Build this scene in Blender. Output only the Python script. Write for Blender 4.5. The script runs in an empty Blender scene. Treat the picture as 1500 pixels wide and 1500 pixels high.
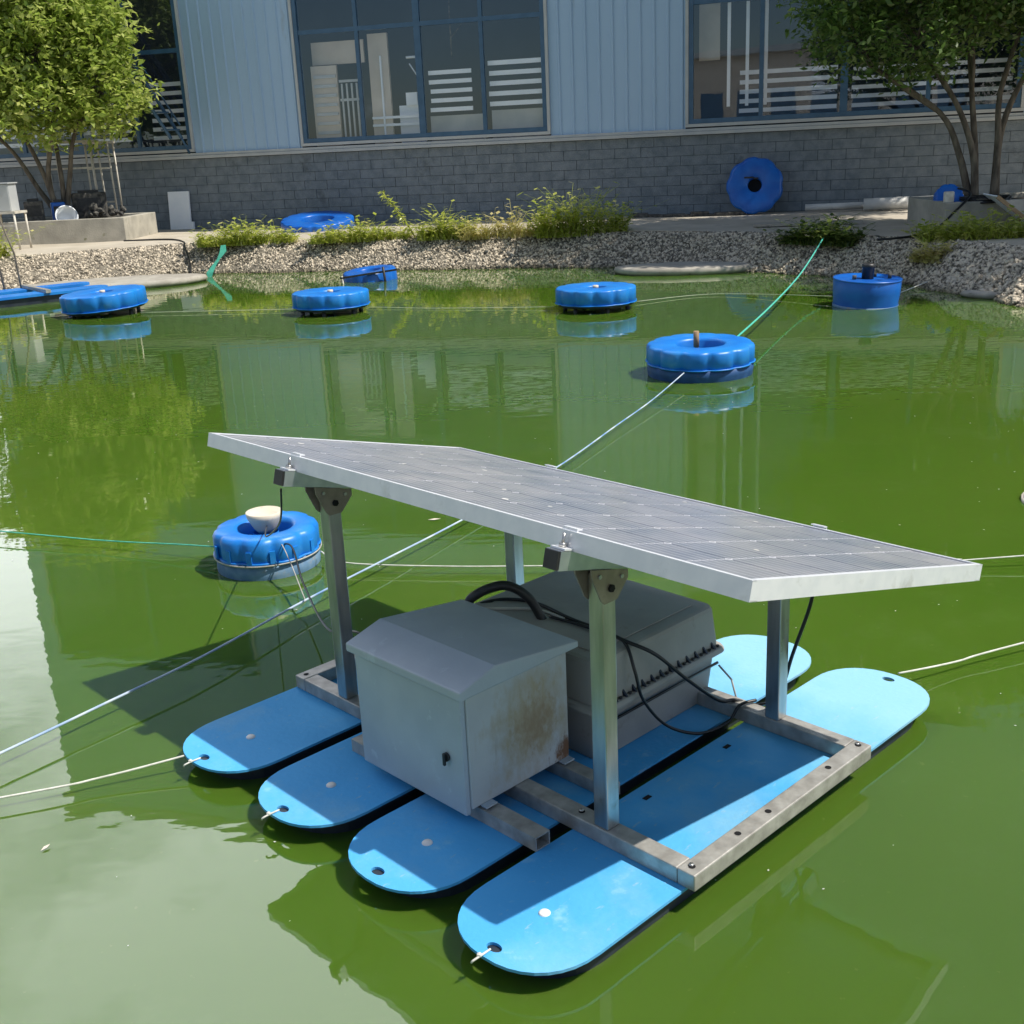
import bpy, bmesh, math, random
import numpy as np
from mathutils import Vector, Matrix, Euler
R = math.radians
random.seed(7); rng = np.random.default_rng(7)
scene = bpy.context.scene
C = scene.collection

# ------------------------------------------------------------------ camera
CAM = Vector((0, 0, 1.591))
pitch, roll = 0.3099, -0.0473
fwd = Vector((0, math.cos(pitch), -math.sin(pitch)))
rt = Vector((1, 0, 0)); up = rt.cross(fwd)
r2 = rt * math.cos(roll) + up * math.sin(roll)
u2 = -rt * math.sin(roll) + up * math.cos(roll)
cd = bpy.data.cameras.new('camera'); cam = bpy.data.objects.new('camera', cd); C.objects.link(cam)
cam.matrix_world = Matrix(((r2.x, u2.x, -fwd.x, CAM.x), (r2.y, u2.y, -fwd.y, CAM.y), (r2.z, u2.z, -fwd.z, CAM.z), (0, 0, 0, 1)))
cd.sensor_width = 36; cd.lens = 1679.4 / 1500 * 36; cd.clip_start = 0.05; cd.clip_end = 2000
scene.camera = cam

# ------------------------------------------------------------------ sky and sun
SUN = Vector((0.544, -0.127, 0.83)).normalized()      # towards the sun
elev = math.asin(SUN.z); azim = math.atan2(SUN.x, SUN.y)
CLOUD = (0.0, 0.0, 0.0)
w = bpy.data.worlds.new('World'); scene.world = w; w.use_nodes = True
nt = w.node_tree; nt.nodes.clear()
wo = nt.nodes.new('ShaderNodeOutputWorld'); bg = nt.nodes.new('ShaderNodeBackground')
sky = nt.nodes.new('ShaderNodeTexSky'); sky.sky_type = 'NISHITA'; sky.sun_disc = False
sky.sun_elevation = elev; sky.sun_rotation = azim; sky.air_density = 1.0; sky.dust_density = .4; sky.ozone_density = 1.5
tc = nt.nodes.new('ShaderNodeTexCoord'); mp = nt.nodes.new('ShaderNodeMapping'); mp.inputs['Scale'].default_value = (1.0, 1.0, 1.9); mp.inputs['Location'].default_value = CLOUD
ns = nt.nodes.new('ShaderNodeTexNoise'); ns.inputs['Scale'].default_value = 1.15; ns.inputs['Detail'].default_value = 7; ns.inputs['Roughness'].default_value = .58
cr = nt.nodes.new('ShaderNodeValToRGB'); cr.color_ramp.elements[0].position = .56; cr.color_ramp.elements[1].position = .70
mx = nt.nodes.new('ShaderNodeMix'); mx.data_type = 'RGBA'; mx.inputs['B'].default_value = (31, 31.6, 33.5, 1)
L = nt.links.new
L(tc.outputs['Generated'], mp.inputs[0]); L(mp.outputs[0], ns.inputs['Vector']); 
bank_dir = (math.sin(R(-20)) * math.cos(R(33)), math.cos(R(-20)) * math.cos(R(33)), math.sin(R(33)))   # a big cloud bank over the factory, the one mirrored in the pond
dt = nt.nodes.new('ShaderNodeVectorMath'); dt.operation = 'DOT_PRODUCT'; dt.inputs[1].default_value = bank_dir; nrm = nt.nodes.new('ShaderNodeVectorMath'); nrm.operation = 'NORMALIZE'
L(tc.outputs['Generated'], nrm.inputs[0]); L(nrm.outputs[0], dt.inputs[0])
bk = nt.nodes.new('ShaderNodeMapRange'); bk.inputs[1].default_value = math.cos(R(42)); bk.inputs[2].default_value = math.cos(R(8)); bk.inputs[4].default_value = .26; L(dt.outputs['Value'], bk.inputs[0])
ad = nt.nodes.new('ShaderNodeMath'); ad.operation = 'ADD'; L(ns.outputs['Fac'], ad.inputs[0]); L(bk.outputs[0], ad.inputs[1]); L(ad.outputs[0], cr.inputs[0])
L(cr.outputs[0], mx.inputs['Factor']); L(sky.outputs[0], mx.inputs['A']); L(mx.outputs['Result'], bg.inputs[0]); L(bg.outputs[0], wo.inputs[0])
bg.inputs[1].default_value = 0.088
ld = bpy.data.lights.new('sun', 'SUN'); ld.energy = 4.7; ld.angle = R(.53); ld.color = (1, .95, .86)
sun = bpy.data.objects.new('sun', ld); C.objects.link(sun); sun.rotation_euler = SUN.to_track_quat('Z', 'Y').to_euler()
sun.location = (10, -3, 15)
scene.view_settings.view_transform = 'Standard'; scene.view_settings.look = 'None'
scene.view_settings.exposure = 0.2; scene.view_settings.gamma = 1; scene.view_settings.use_curve_mapping = False
scene.cycles.use_denoising = True; scene.cycles.max_bounces = 8; scene.cycles.transparent_max_bounces = 12
scene.cycles.caustics_reflective = False; scene.cycles.caustics_refractive = False

# ------------------------------------------------------------------ materials
def nodes(m): m.use_nodes = True; return m.node_tree, m.node_tree.nodes['Principled BSDF']
def mat(name, c1, c2=None, scale=8, rough=.6, metal=0, bump=0, bscale=None, detail=5, lo=.35, hi=.65, spec=.5, ior=None, coord='Object', stretch=None, coat=0, rough2=None):
    m = bpy.data.materials.new(name); t, b = nodes(m); n = t.nodes; l = t.links.new
    b.inputs['Roughness'].default_value = rough; b.inputs['Metallic'].default_value = metal
    b.inputs['Specular IOR Level'].default_value = spec; b.inputs['Coat Weight'].default_value = coat
    if ior: b.inputs['IOR'].default_value = ior
    co = n.new('ShaderNodeTexCoord'); src = co.outputs[coord]
    if stretch:
        g = n.new('ShaderNodeMapping'); g.inputs['Scale'].default_value = stretch; l(src, g.inputs[0]); src = g.outputs[0]
    nz = n.new('ShaderNodeTexNoise'); nz.inputs['Scale'].default_value = scale; nz.inputs['Detail'].default_value = detail; l(src, nz.inputs['Vector'])
    rp = n.new('ShaderNodeValToRGB'); rp.color_ramp.elements[0].position = lo; rp.color_ramp.elements[1].position = hi
    rp.color_ramp.elements[0].color = (*c1, 1); rp.color_ramp.elements[1].color = (*(c2 or c1), 1)
    l(nz.outputs['Fac'], rp.inputs[0]); l(rp.outputs[0], b.inputs['Base Color'])
    if rough2 is not None:
        mr = n.new('ShaderNodeMapRange'); mr.inputs[3].default_value = rough; mr.inputs[4].default_value = rough2
        l(nz.outputs['Fac'], mr.inputs[0]); l(mr.outputs[0], b.inputs['Roughness'])
    if bump:
        nb = n.new('ShaderNodeTexNoise'); nb.inputs['Scale'].default_value = bscale or scale * 4; nb.inputs['Detail'].default_value = 4; l(src, nb.inputs['Vector'])
        bp = n.new('ShaderNodeBump'); bp.inputs['Strength'].default_value = bump; bp.inputs['Distance'].default_value = .01
        l(nb.outputs['Fac'], bp.inputs['Height']); l(bp.outputs[0], b.inputs['Normal'])
    m['ramp'] = rp.name
    return m
def overlay(m, col, scale, lo, hi, center=None, radius=None, rough=None, stretch=None):
    """a second colour laid over the first by a noise mask, optionally only near a point (rust, dirt)"""
    t = m.node_tree; n = t.nodes; l = t.links.new; b = n['Principled BSDF']
    old = b.inputs['Base Color'].links[0].from_socket
    co = n.new('ShaderNodeTexCoord'); nz = n.new('ShaderNodeTexNoise'); nz.inputs['Scale'].default_value = scale; nz.inputs['Detail'].default_value = 8; nz.inputs['Roughness'].default_value = .65
    src = co.outputs['Object']
    if stretch:
        g = n.new('ShaderNodeMapping'); g.inputs['Scale'].default_value = stretch; l(src, g.inputs[0]); l(g.outputs[0], nz.inputs['Vector'])
    else: l(src, nz.inputs['Vector'])
    fac = nz.outputs['Fac']
    if center:
        d = n.new('ShaderNodeVectorMath'); d.operation = 'DISTANCE'; d.inputs[1].default_value = center; l(src, d.inputs[0])
        mr = n.new('ShaderNodeMapRange'); mr.inputs[1].default_value = 0; mr.inputs[2].default_value = radius; mr.inputs[3].default_value = .35; mr.inputs[4].default_value = -.35; l(d.outputs['Value'], mr.inputs[0])
        ad = n.new('ShaderNodeMath'); ad.operation = 'ADD'; l(fac, ad.inputs[0]); l(mr.outputs[0], ad.inputs[1]); fac = ad.outputs[0]
    s = n.new('ShaderNodeMapRange'); s.inputs[1].default_value = lo; s.inputs[2].default_value = hi; l(fac, s.inputs[0])
    x = n.new('ShaderNodeMix'); x.data_type = 'RGBA'; l(s.outputs[0], x.inputs['Factor']); l(old, x.inputs['A']); x.inputs['B'].default_value = (*col, 1)
    l(x.outputs['Result'], b.inputs['Base Color'])
    return m

M = {}
M['deck'] = overlay(overlay(mat('blue_deck', (.068, .36, .70), (.095, .42, .77), scale=3, rough=.6, spec=.12, bump=.15, bscale=60), (.30, .58, .72), 9, .60, .80), (.42, .40, .36), 35, .72, .80)
overlay(M['deck'], (.26, .50, .64), 2.2, .50, .85); overlay(M['deck'], (.36, .40, .36), 130, .66, .74, stretch=(.35, 1, 1)); overlay(M['deck'], (.05, .25, .45), 90, .70, .78)
M['hull'] = mat('dark_hull', (.012, .018, .035), (.03, .04, .05), scale=12, rough=.5)
M['galv'] = overlay(mat('galvanised_steel', (.34, .32, .29), (.50, .48, .44), scale=25, rough=.42, metal=.35, bump=.1), (.20, .12, .07), 18, .66, .82)
M['post'] = overlay(mat('post_steel', (.40, .40, .39), (.56, .55, .52), scale=10, rough=.22, metal=.85, stretch=(4, 4, .6), rough2=.4), (.26, .19, .12), 12, .60, .8)
M['bracket'] = overlay(mat('bracket_steel', (.25, .22, .19), (.33, .29, .25), scale=30, rough=.5, metal=.5), (.16, .09, .05), 25, .62, .75)
M['alu'] = mat('anodised_aluminium', (.74, .76, .79), (.82, .83, .85), scale=20, rough=.38, metal=.25, stretch=(1, 1, 1))
M['railalu'] = mat('rail_aluminium', (.45, .48, .52), (.6, .62, .65), scale=20, rough=.3, metal=.8)
M['white_rub'] = mat('white_plastic', (.70, .68, .62), (.8, .78, .74), scale=10, rough=.5)
M['black'] = mat('black_rubber', (.012, .012, .013), (.03, .03, .03), scale=20, rough=.45)
M['dark'] = mat('dark_hole', (.004, .004, .005), rough=.9)
M['cab'] = mat('cabinet_grey', (.40, .45, .50), (.47, .52, .56), scale=6, rough=.4, bump=.05, bscale=80)
overlay(M['cab'], (.50, .56, .60), 14, .62, .68)
M['cab_rust'] = mat('cabinet_rusty', (.46, .48, .49), (.55, .56, .55), scale=6, rough=.5)
overlay(M['cab_rust'], (.42, .35, .24), 26, .40, .74, center=(.215, 0, .150), radius=.26, stretch=(1, 1, .55))
overlay(M['cab_rust'], (.34, .25, .15), 60, .50, .80, center=(.225, 0, .140), radius=.17, stretch=(1, 1, .6))
overlay(M['cab_rust'], (.19, .09, .04), 50, .50, .72, center=(.325, 0, .02), radius=.10, stretch=(1, 1, .5))
overlay(M['cab_rust'], (.25, .20, .15), 9, .66, .9, stretch=(2, 2, .25))
M['batt'] = overlay(mat('battery_grey', (.30, .285, .26), (.38, .355, .32), scale=5, rough=.55, bump=.08, bscale=70), (.40, .33, .24), 7, .68, .8)
M['cable'] = mat('cable_black', (.01, .01, .011), rough=.35)
M['cable_w'] = mat('cable_white', (.36, .34, .30), (.50, .48, .44), scale=30, rough=.6)
M['rope_b'] = mat('rope_blue', (.16, .30, .55), (.55, .62, .68), scale=9, rough=.7, detail=2)
M['rope_w'] = mat('rope_white', (.55, .55, .48), (.75, .74, .68), scale=30, rough=.8)
M['rope_g'] = mat('rope_green', (.04, .42, .33), (.12, .55, .42), scale=30, rough=.6)
M['net'] = mat('net_green', (.03, .24, .17), (.05, .34, .24), scale=40, rough=.8)
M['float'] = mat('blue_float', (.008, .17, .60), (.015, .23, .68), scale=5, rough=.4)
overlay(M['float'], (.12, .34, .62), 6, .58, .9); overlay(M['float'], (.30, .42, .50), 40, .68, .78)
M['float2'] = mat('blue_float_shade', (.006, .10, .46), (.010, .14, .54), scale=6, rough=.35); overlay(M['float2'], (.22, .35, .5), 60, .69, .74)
M['float_low'] = overlay(mat('blue_float_lower', (.012, .06, .18), (.02, .09, .26), scale=14, rough=.6), (.16, .16, .14), 12, .58, .8)
M['float_dirty'] = overlay(mat('blue_float_dirty', (.06, .15, .30), (.16, .27, .40), scale=14, rough=.6), (.33, .28, .2), 12, .55, .75)
M['bowl'] = overlay(mat('cream_bowl', (.66, .56, .42), (.74, .66, .54), scale=8, rough=.5), (.36, .27, .2), 16, .60, .8)
M['wood'] = mat('wood', (.28, .18, .10), (.40, .28, .17), scale=14, rough=.8, stretch=(1, 1, .2))
M['conc'] = overlay(mat('concrete', (.42, .37, .29), (.54, .48, .39), scale=1.6, rough=.9, bump=.4, bscale=40, detail=9), (.25, .22, .17), 3.5, .58, .75)
M['conc2'] = overlay(mat('concrete_planter', (.33, .31, .26), (.46, .43, .36), scale=4, rough=.9, bump=.4, bscale=40), (.13, .14, .05), 5, .62, .74)
M['slab'] = overlay(mat('slab_concrete', (.33, .30, .25), (.43, .40, .34), scale=6, rough=.85, bump=.4), (.12, .11, .08), 9, .6, .75)
M['pebble'] = mat('pebble', (.11, .095, .07), (.66, .57, .44), scale=22, rough=.9, lo=.36, hi=.58, detail=2)
M['mortar'] = mat('bank_mortar', (.07, .06, .045), (.24, .21, .16), scale=14, rough=.95, bump=.6, bscale=30)
M['block'] = mat('block_grey', (.145, .175, .20), (.205, .235, .26), scale=7, rough=.85, bump=.6, bscale=45, detail=10, coord='Object')
overlay(M['block'], (.20, .23, .24), 1.3, .55, .8); overlay(M['block'], (.05, .06, .065), 2.2, .6, .8, stretch=(1, 1, .5))
M['joint'] = mat('block_joint', (.075, .09, .105), (.10, .115, .13), scale=5, rough=.95)
M['clad'] = overlay(mat('steel_cladding', (.34, .49, .66), (.38, .53, .70), scale=.8, rough=.42, metal=.1, stretch=(1, 1, .3)), (.25, .27, .28), 2.4, .62, .8, stretch=(1, 1, .2))
M['trim'] = mat('light_trim', (.42, .44, .45), (.50, .51, .50), scale=4, rough=.5)
M['wframe'] = mat('window_frame', (.035, .10, .18), (.05, .125, .22), scale=6, rough=.35)
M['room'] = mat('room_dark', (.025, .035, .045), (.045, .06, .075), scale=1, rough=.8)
M['slat'] = mat('white_slat', (.82, .86, .90), (.90, .92, .94), scale=3, rough=.5)
M['beige'] = mat('beige_panel', (.58, .49, .40), (.66, .57, .47), scale=3, rough=.8)
M['leaf'] = None
M['bark'] = mat('bark', (.075, .06, .045), (.19, .16, .12), scale=14, rough=.9, bump=.5, stretch=(1, 1, .3))
M['soil'] = mat('soil', (.05, .04, .03), (.12, .10, .07), scale=9, rough=.95, bump=.6)
M['pipe'] = mat('white_pipe', (.50, .50, .48), (.62, .61, .58), scale=5, rough=.5)
M['steelw'] = mat('pale_steel', (.50, .46, .39), (.66, .62, .54), scale=12, rough=.5)
M['junk'] = mat('dark_scrap', (.03, .03, .03), (.14, .13, .11), scale=18, rough=.8)

def leafmat(name, c1, c2, c3):
    m = bpy.data.materials.new(name); t, b = nodes(m); n = t.nodes; l = t.links.new
    at = n.new('ShaderNodeAttribute'); at.attribute_name = 'tint'
    rp = n.new('ShaderNodeValToRGB'); rp.color_ramp.elements[0].color = (*c1, 1); rp.color_ramp.elements[1].color = (*c3, 1)
    e = rp.color_ramp.elements.new(.5); e.color = (*c2, 1)
    l(at.outputs['Fac'], rp.inputs[0]); l(rp.outputs[0], b.inputs['Base Color'])
    b.inputs['Roughness'].default_value = .3
    tr = n.new('ShaderNodeBsdfTranslucent'); l(rp.outputs[0], tr.inputs[0])
    ms = n.new('ShaderNodeMixShader'); ms.inputs[0].default_value = .5
    out = n['Material Output']; l(b.outputs[0], ms.inputs[1]); l(tr.outputs[0], ms.inputs[2]); l(ms.outputs[0], out.inputs[0])
    return m
M['leafL'] = leafmat('leaf_left', (.13, .22, .035), (.36, .46, .08), (.72, .74, .28))
M['leafR'] = leafmat('leaf_right', (.05, .11, .02), (.12, .21, .045), (.32, .40, .13))
M['weed'] = leafmat('weed_leaf', (.28, .36, .05), (.52, .58, .10), (.74, .70, .28))
M['weed_d'] = leafmat('weed_leaf_dark', (.07, .12, .025), (.13, .20, .04), (.25, .28, .08))
M['weed_y'] = leafmat('weed_leaf_dry', (.44, .44, .12), (.62, .56, .22), (.76, .66, .38))

def glass():
    m = bpy.data.materials.new('window_glass'); m.use_nodes = True; t = m.node_tree; n = t.nodes; l = t.links.new; n.clear()
    o = n.new('ShaderNodeOutputMaterial'); tr = n.new('ShaderNodeBsdfTransparent'); tr.inputs[0].default_value = (.95, .97, 1, 1)
    gl = n.new('ShaderNodeBsdfGlossy'); gl.inputs['Roughness'].default_value = .01; gl.inputs[0].default_value = (.72, .86, 1, 1)
    fr = n.new('ShaderNodeFresnel'); gq = n.new('ShaderNodeNewGeometry'); mi = n.new('ShaderNodeMapRange'); mi.inputs[3].default_value = 1.95; mi.inputs[4].default_value = 1 / 1.95; l(gq.outputs['Backfacing'], mi.inputs[0]); l(mi.outputs[0], fr.inputs[0])
    co = n.new('ShaderNodeTexCoord'); nz = n.new('ShaderNodeTexNoise'); nz.inputs['Scale'].default_value = 1.2
    bp = n.new('ShaderNodeBump'); bp.inputs['Strength'].default_value = .008; bp.inputs['Distance'].default_value = .1
    l(co.outputs['Object'], nz.inputs['Vector']); l(nz.outputs['Fac'], bp.inputs['Height']); l(bp.outputs[0], gl.inputs['Normal'])
    ms = n.new('ShaderNodeMixShader'); l(fr.outputs[0], ms.inputs[0]); l(tr.outputs[0], ms.inputs[1]); l(gl.outputs[0], ms.inputs[2]); l(ms.outputs[0], o.inputs[0])
    return m
M['glass'] = glass()

def water():
    m = bpy.data.materials.new('pond_water'); t, b = nodes(m); n = t.nodes; l = t.links.new
    co = n.new('ShaderNodeTexCoord')
    n1 = n.new('ShaderNodeTexNoise'); n1.inputs['Scale'].default_value = .45; n1.inputs['Detail'].default_value = 4; l(co.outputs['Object'], n1.inputs['Vector'])
    rp = n.new('ShaderNodeValToRGB'); e = rp.color_ramp.elements; e[0].position = .3; e[0].color = (.056, .120, .011, 1); e[1].position = .7; e[1].color = (.078, .138, .016, 1)
    l(n1.outputs['Fac'], rp.inputs[0])
    # fine suspended algae specks
    n2 = n.new('ShaderNodeTexNoise'); n2.inputs['Scale'].default_value = 38; n2.inputs['Detail'].default_value = 3; l(co.outputs['Object'], n2.inputs['Vector'])
    s = n.new('ShaderNodeMapRange'); s.inputs[1].default_value = .70; s.inputs[2].default_value = .76; s.inputs[4].default_value = .35; l(n2.outputs['Fac'], s.inputs[0])
    x = n.new('ShaderNodeMix'); x.data_type = 'RGBA'; l(s.outputs[0], x.inputs['Factor']); l(rp.outputs[0], x.inputs['A']); x.inputs['B'].default_value = (.16, .2, .05, 1)
    l(x.outputs['Result'], b.inputs['Base Color'])
    n3 = n.new('ShaderNodeTexNoise'); n3.inputs['Scale'].default_value = 2.1; n3.inputs['Detail'].default_value = 9; n3.inputs['Roughness'].default_value = .7; l(co.outputs['Object'], n3.inputs['Vector'])
    s3 = n.new('ShaderNodeMapRange'); s3.inputs[1].default_value = .54; s3.inputs[2].default_value = .72; s3.inputs[4].default_value = .5; l(n3.outputs['Fac'], s3.inputs[0])
    x3 = n.new('ShaderNodeMix'); x3.data_type = 'RGBA'; l(s3.outputs[0], x3.inputs['Factor']); l(x.outputs['Result'], x3.inputs['A']); x3.inputs['B'].default_value = (.085, .15, .03, 1); l(x3.outputs['Result'], b.inputs['Base Color'])
    b.inputs['Subsurface Weight'].default_value = .7; b.inputs['Subsurface Radius'].default_value = (.5, 1, .25); b.inputs['Subsurface Scale'].default_value = .09
    b.inputs['Roughness'].default_value = .012; b.inputs['IOR'].default_value = 1.62
    # ripples: long soft swell plus small chop
    mpp = n.new('ShaderNodeMapping'); mpp.inputs['Scale'].default_value = (1, 2.2, 1); mpp.inputs['Rotation'].default_value = (0, 0, R(12)); l(co.outputs['Object'], mpp.inputs[0])
    a = n.new('ShaderNodeTexNoise'); a.inputs['Scale'].default_value = 3.2; a.inputs['Detail'].default_value = 2; l(mpp.outputs[0], a.inputs['Vector'])
    c = n.new('ShaderNodeTexNoise'); c.inputs['Scale'].default_value = 14; c.inputs['Detail'].default_value = 2; l(mpp.outputs[0], c.inputs['Vector'])
    b1 = n.new('ShaderNodeBump'); b1.inputs['Strength'].default_value = .07; b1.inputs['Distance'].default_value = .012; l(a.outputs['Fac'], b1.inputs['Height'])
    b2 = n.new('ShaderNodeBump'); b2.inputs['Strength'].default_value = .014; b2.inputs['Distance'].default_value = .0022; l(c.outputs['Fac'], b2.inputs['Height']); l(b1.outputs[0], b2.inputs['Normal'])
    l(b2.outputs[0], b.inputs['Normal'])
    return m
M['water'] = water()

def cellmat():
    m = bpy.data.materials.new('solar_cell'); t, b = nodes(m); n = t.nodes; l = t.links.new
    co = n.new('ShaderNodeTexCoord'); sp = n.new('ShaderNodeSeparateXYZ'); l(co.outputs['Object'], sp.inputs[0])
    def lines(sock, period, width, off=0):
        a = n.new('ShaderNodeMath'); a.operation = 'ADD'; a.inputs[1].default_value = off + 10 * period; l(sock, a.inputs[0])
        md = n.new('ShaderNodeMath'); md.operation = 'MODULO'; md.inputs[1].default_value = period; l(a.outputs[0], md.inputs[0])
        sb = n.new('ShaderNodeMath'); sb.operation = 'SUBTRACT'; sb.inputs[1].default_value = period / 2; l(md.outputs[0], sb.inputs[0])
        ab = n.new('ShaderNodeMath'); ab.operation = 'ABSOLUTE'; l(sb.outputs[0], ab.inputs[0])
        lt = n.new('ShaderNodeMath'); lt.operation = 'LESS_THAN'; lt.inputs[1].default_value = width / 2; l(ab.outputs[0], lt.inputs[0]); return lt.outputs[0]
    bus = lines(sp.outputs['X'], .026, .0042, .0)
    nz = n.new('ShaderNodeTexNoise'); nz.inputs['Scale'].default_value = 4.5; nz.inputs['Detail'].default_value = 9; nz.inputs['Roughness'].default_value = .7
    rp = n.new('ShaderNodeValToRGB'); e = rp.color_ramp.elements; e[0].position = .3; e[1].position = .72; e[0].color = (.15, .18, .23, 1); e[1].color = (.40, .39, .41, 1)
    l(nz.outputs['Fac'], rp.inputs[0])
    x = n.new('ShaderNodeMix'); x.data_type = 'RGBA'; l(bus, x.inputs['Factor']); l(rp.outputs[0], x.inputs['A']); x.inputs['B'].default_value = (.52, .53, .56, 1)
    l(x.outputs['Result'], b.inputs['Base Color']); b.inputs['Roughness'].default_value = .34; b.inputs['Coat Weight'].default_value = .5; b.inputs['Coat Roughness'].default_value = .22
    return m
M['cell'] = cellmat()
M['sheet'] = mat('backsheet', (.58, .58, .62), (.66, .66, .68), scale=20, rough=.35)

overlay(M['alu'], (.50, .50, .48), 9, .58, .8); overlay(M['batt'], (.20, .18, .15), 16, .62, .8)
for key in ('block', 'cell'):
    t = M[key].node_tree; gm = t.nodes.new('ShaderNodeNewGeometry')
    for nn in [x for x in t.nodes if x.bl_idname == 'ShaderNodeTexNoise']:
        t.links.new(gm.outputs['Position'], nn.inputs['Vector'])
def glare_x(m, x0, x1, col, amt):
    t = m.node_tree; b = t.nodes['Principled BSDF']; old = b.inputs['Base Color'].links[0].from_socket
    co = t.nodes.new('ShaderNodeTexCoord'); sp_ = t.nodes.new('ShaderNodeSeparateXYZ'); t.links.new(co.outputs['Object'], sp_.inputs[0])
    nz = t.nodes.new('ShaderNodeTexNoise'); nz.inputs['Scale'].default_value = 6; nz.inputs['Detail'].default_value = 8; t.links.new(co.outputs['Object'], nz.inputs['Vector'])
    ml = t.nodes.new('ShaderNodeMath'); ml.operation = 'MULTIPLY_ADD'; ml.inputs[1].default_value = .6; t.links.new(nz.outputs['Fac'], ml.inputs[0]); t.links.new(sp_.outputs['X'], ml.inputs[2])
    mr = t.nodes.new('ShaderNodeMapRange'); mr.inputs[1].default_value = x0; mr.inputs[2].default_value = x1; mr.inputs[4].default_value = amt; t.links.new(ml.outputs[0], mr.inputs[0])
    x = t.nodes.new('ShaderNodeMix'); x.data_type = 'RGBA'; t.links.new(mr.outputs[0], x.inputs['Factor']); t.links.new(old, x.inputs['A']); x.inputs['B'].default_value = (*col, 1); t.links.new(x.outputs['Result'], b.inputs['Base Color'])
glare_x(M['deck'], 1.2, 1.75, (.30, .56, .72), .85)  # sky glare on the right board ends, painted in as a paler ramp
overlay(M['deck'], (.42, .52, .54), 16, .62, .80, stretch=(1, 3, 1)); overlay(M['deck'], (.16, .30, .36), 11, .68, .84)
def wet(m, z0, z1, f=.35):
    t = m.node_tree; b = t.nodes['Principled BSDF']; old = b.inputs['Base Color'].links[0].from_socket
    gm = t.nodes.new('ShaderNodeNewGeometry'); sp_ = t.nodes.new('ShaderNodeSeparateXYZ'); t.links.new(gm.outputs['Position'], sp_.inputs[0])
    nz = t.nodes.new('ShaderNodeTexNoise'); nz.inputs['Scale'].default_value = 5; t.links.new(gm.outputs['Position'], nz.inputs['Vector'])
    ml = t.nodes.new('ShaderNodeMath'); ml.operation = 'MULTIPLY_ADD'; ml.inputs[1].default_value = -.06; t.links.new(nz.outputs['Fac'], ml.inputs[0]); t.links.new(sp_.outputs['Z'], ml.inputs[2])
    mr = t.nodes.new('ShaderNodeMapRange'); mr.inputs[1].default_value = z0; mr.inputs[2].default_value = z1; mr.inputs[3].default_value = 1; mr.inputs[4].default_value = 0; t.links.new(ml.outputs[0], mr.inputs[0])
    x = t.nodes.new('ShaderNodeMix'); x.data_type = 'RGBA'; x.blend_type = 'MULTIPLY'; t.links.new(mr.outputs[0], x.inputs['Factor']); t.links.new(old, x.inputs['A']); x.inputs['B'].default_value = (f, f * 1.0, f * .8, 1); t.links.new(x.outputs['Result'], b.inputs['Base Color'])
wet(M['pebble'], -.03, .03); wet(M['mortar'], -.03, .03); wet(M['slab'], -.05, .02, .3)
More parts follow.
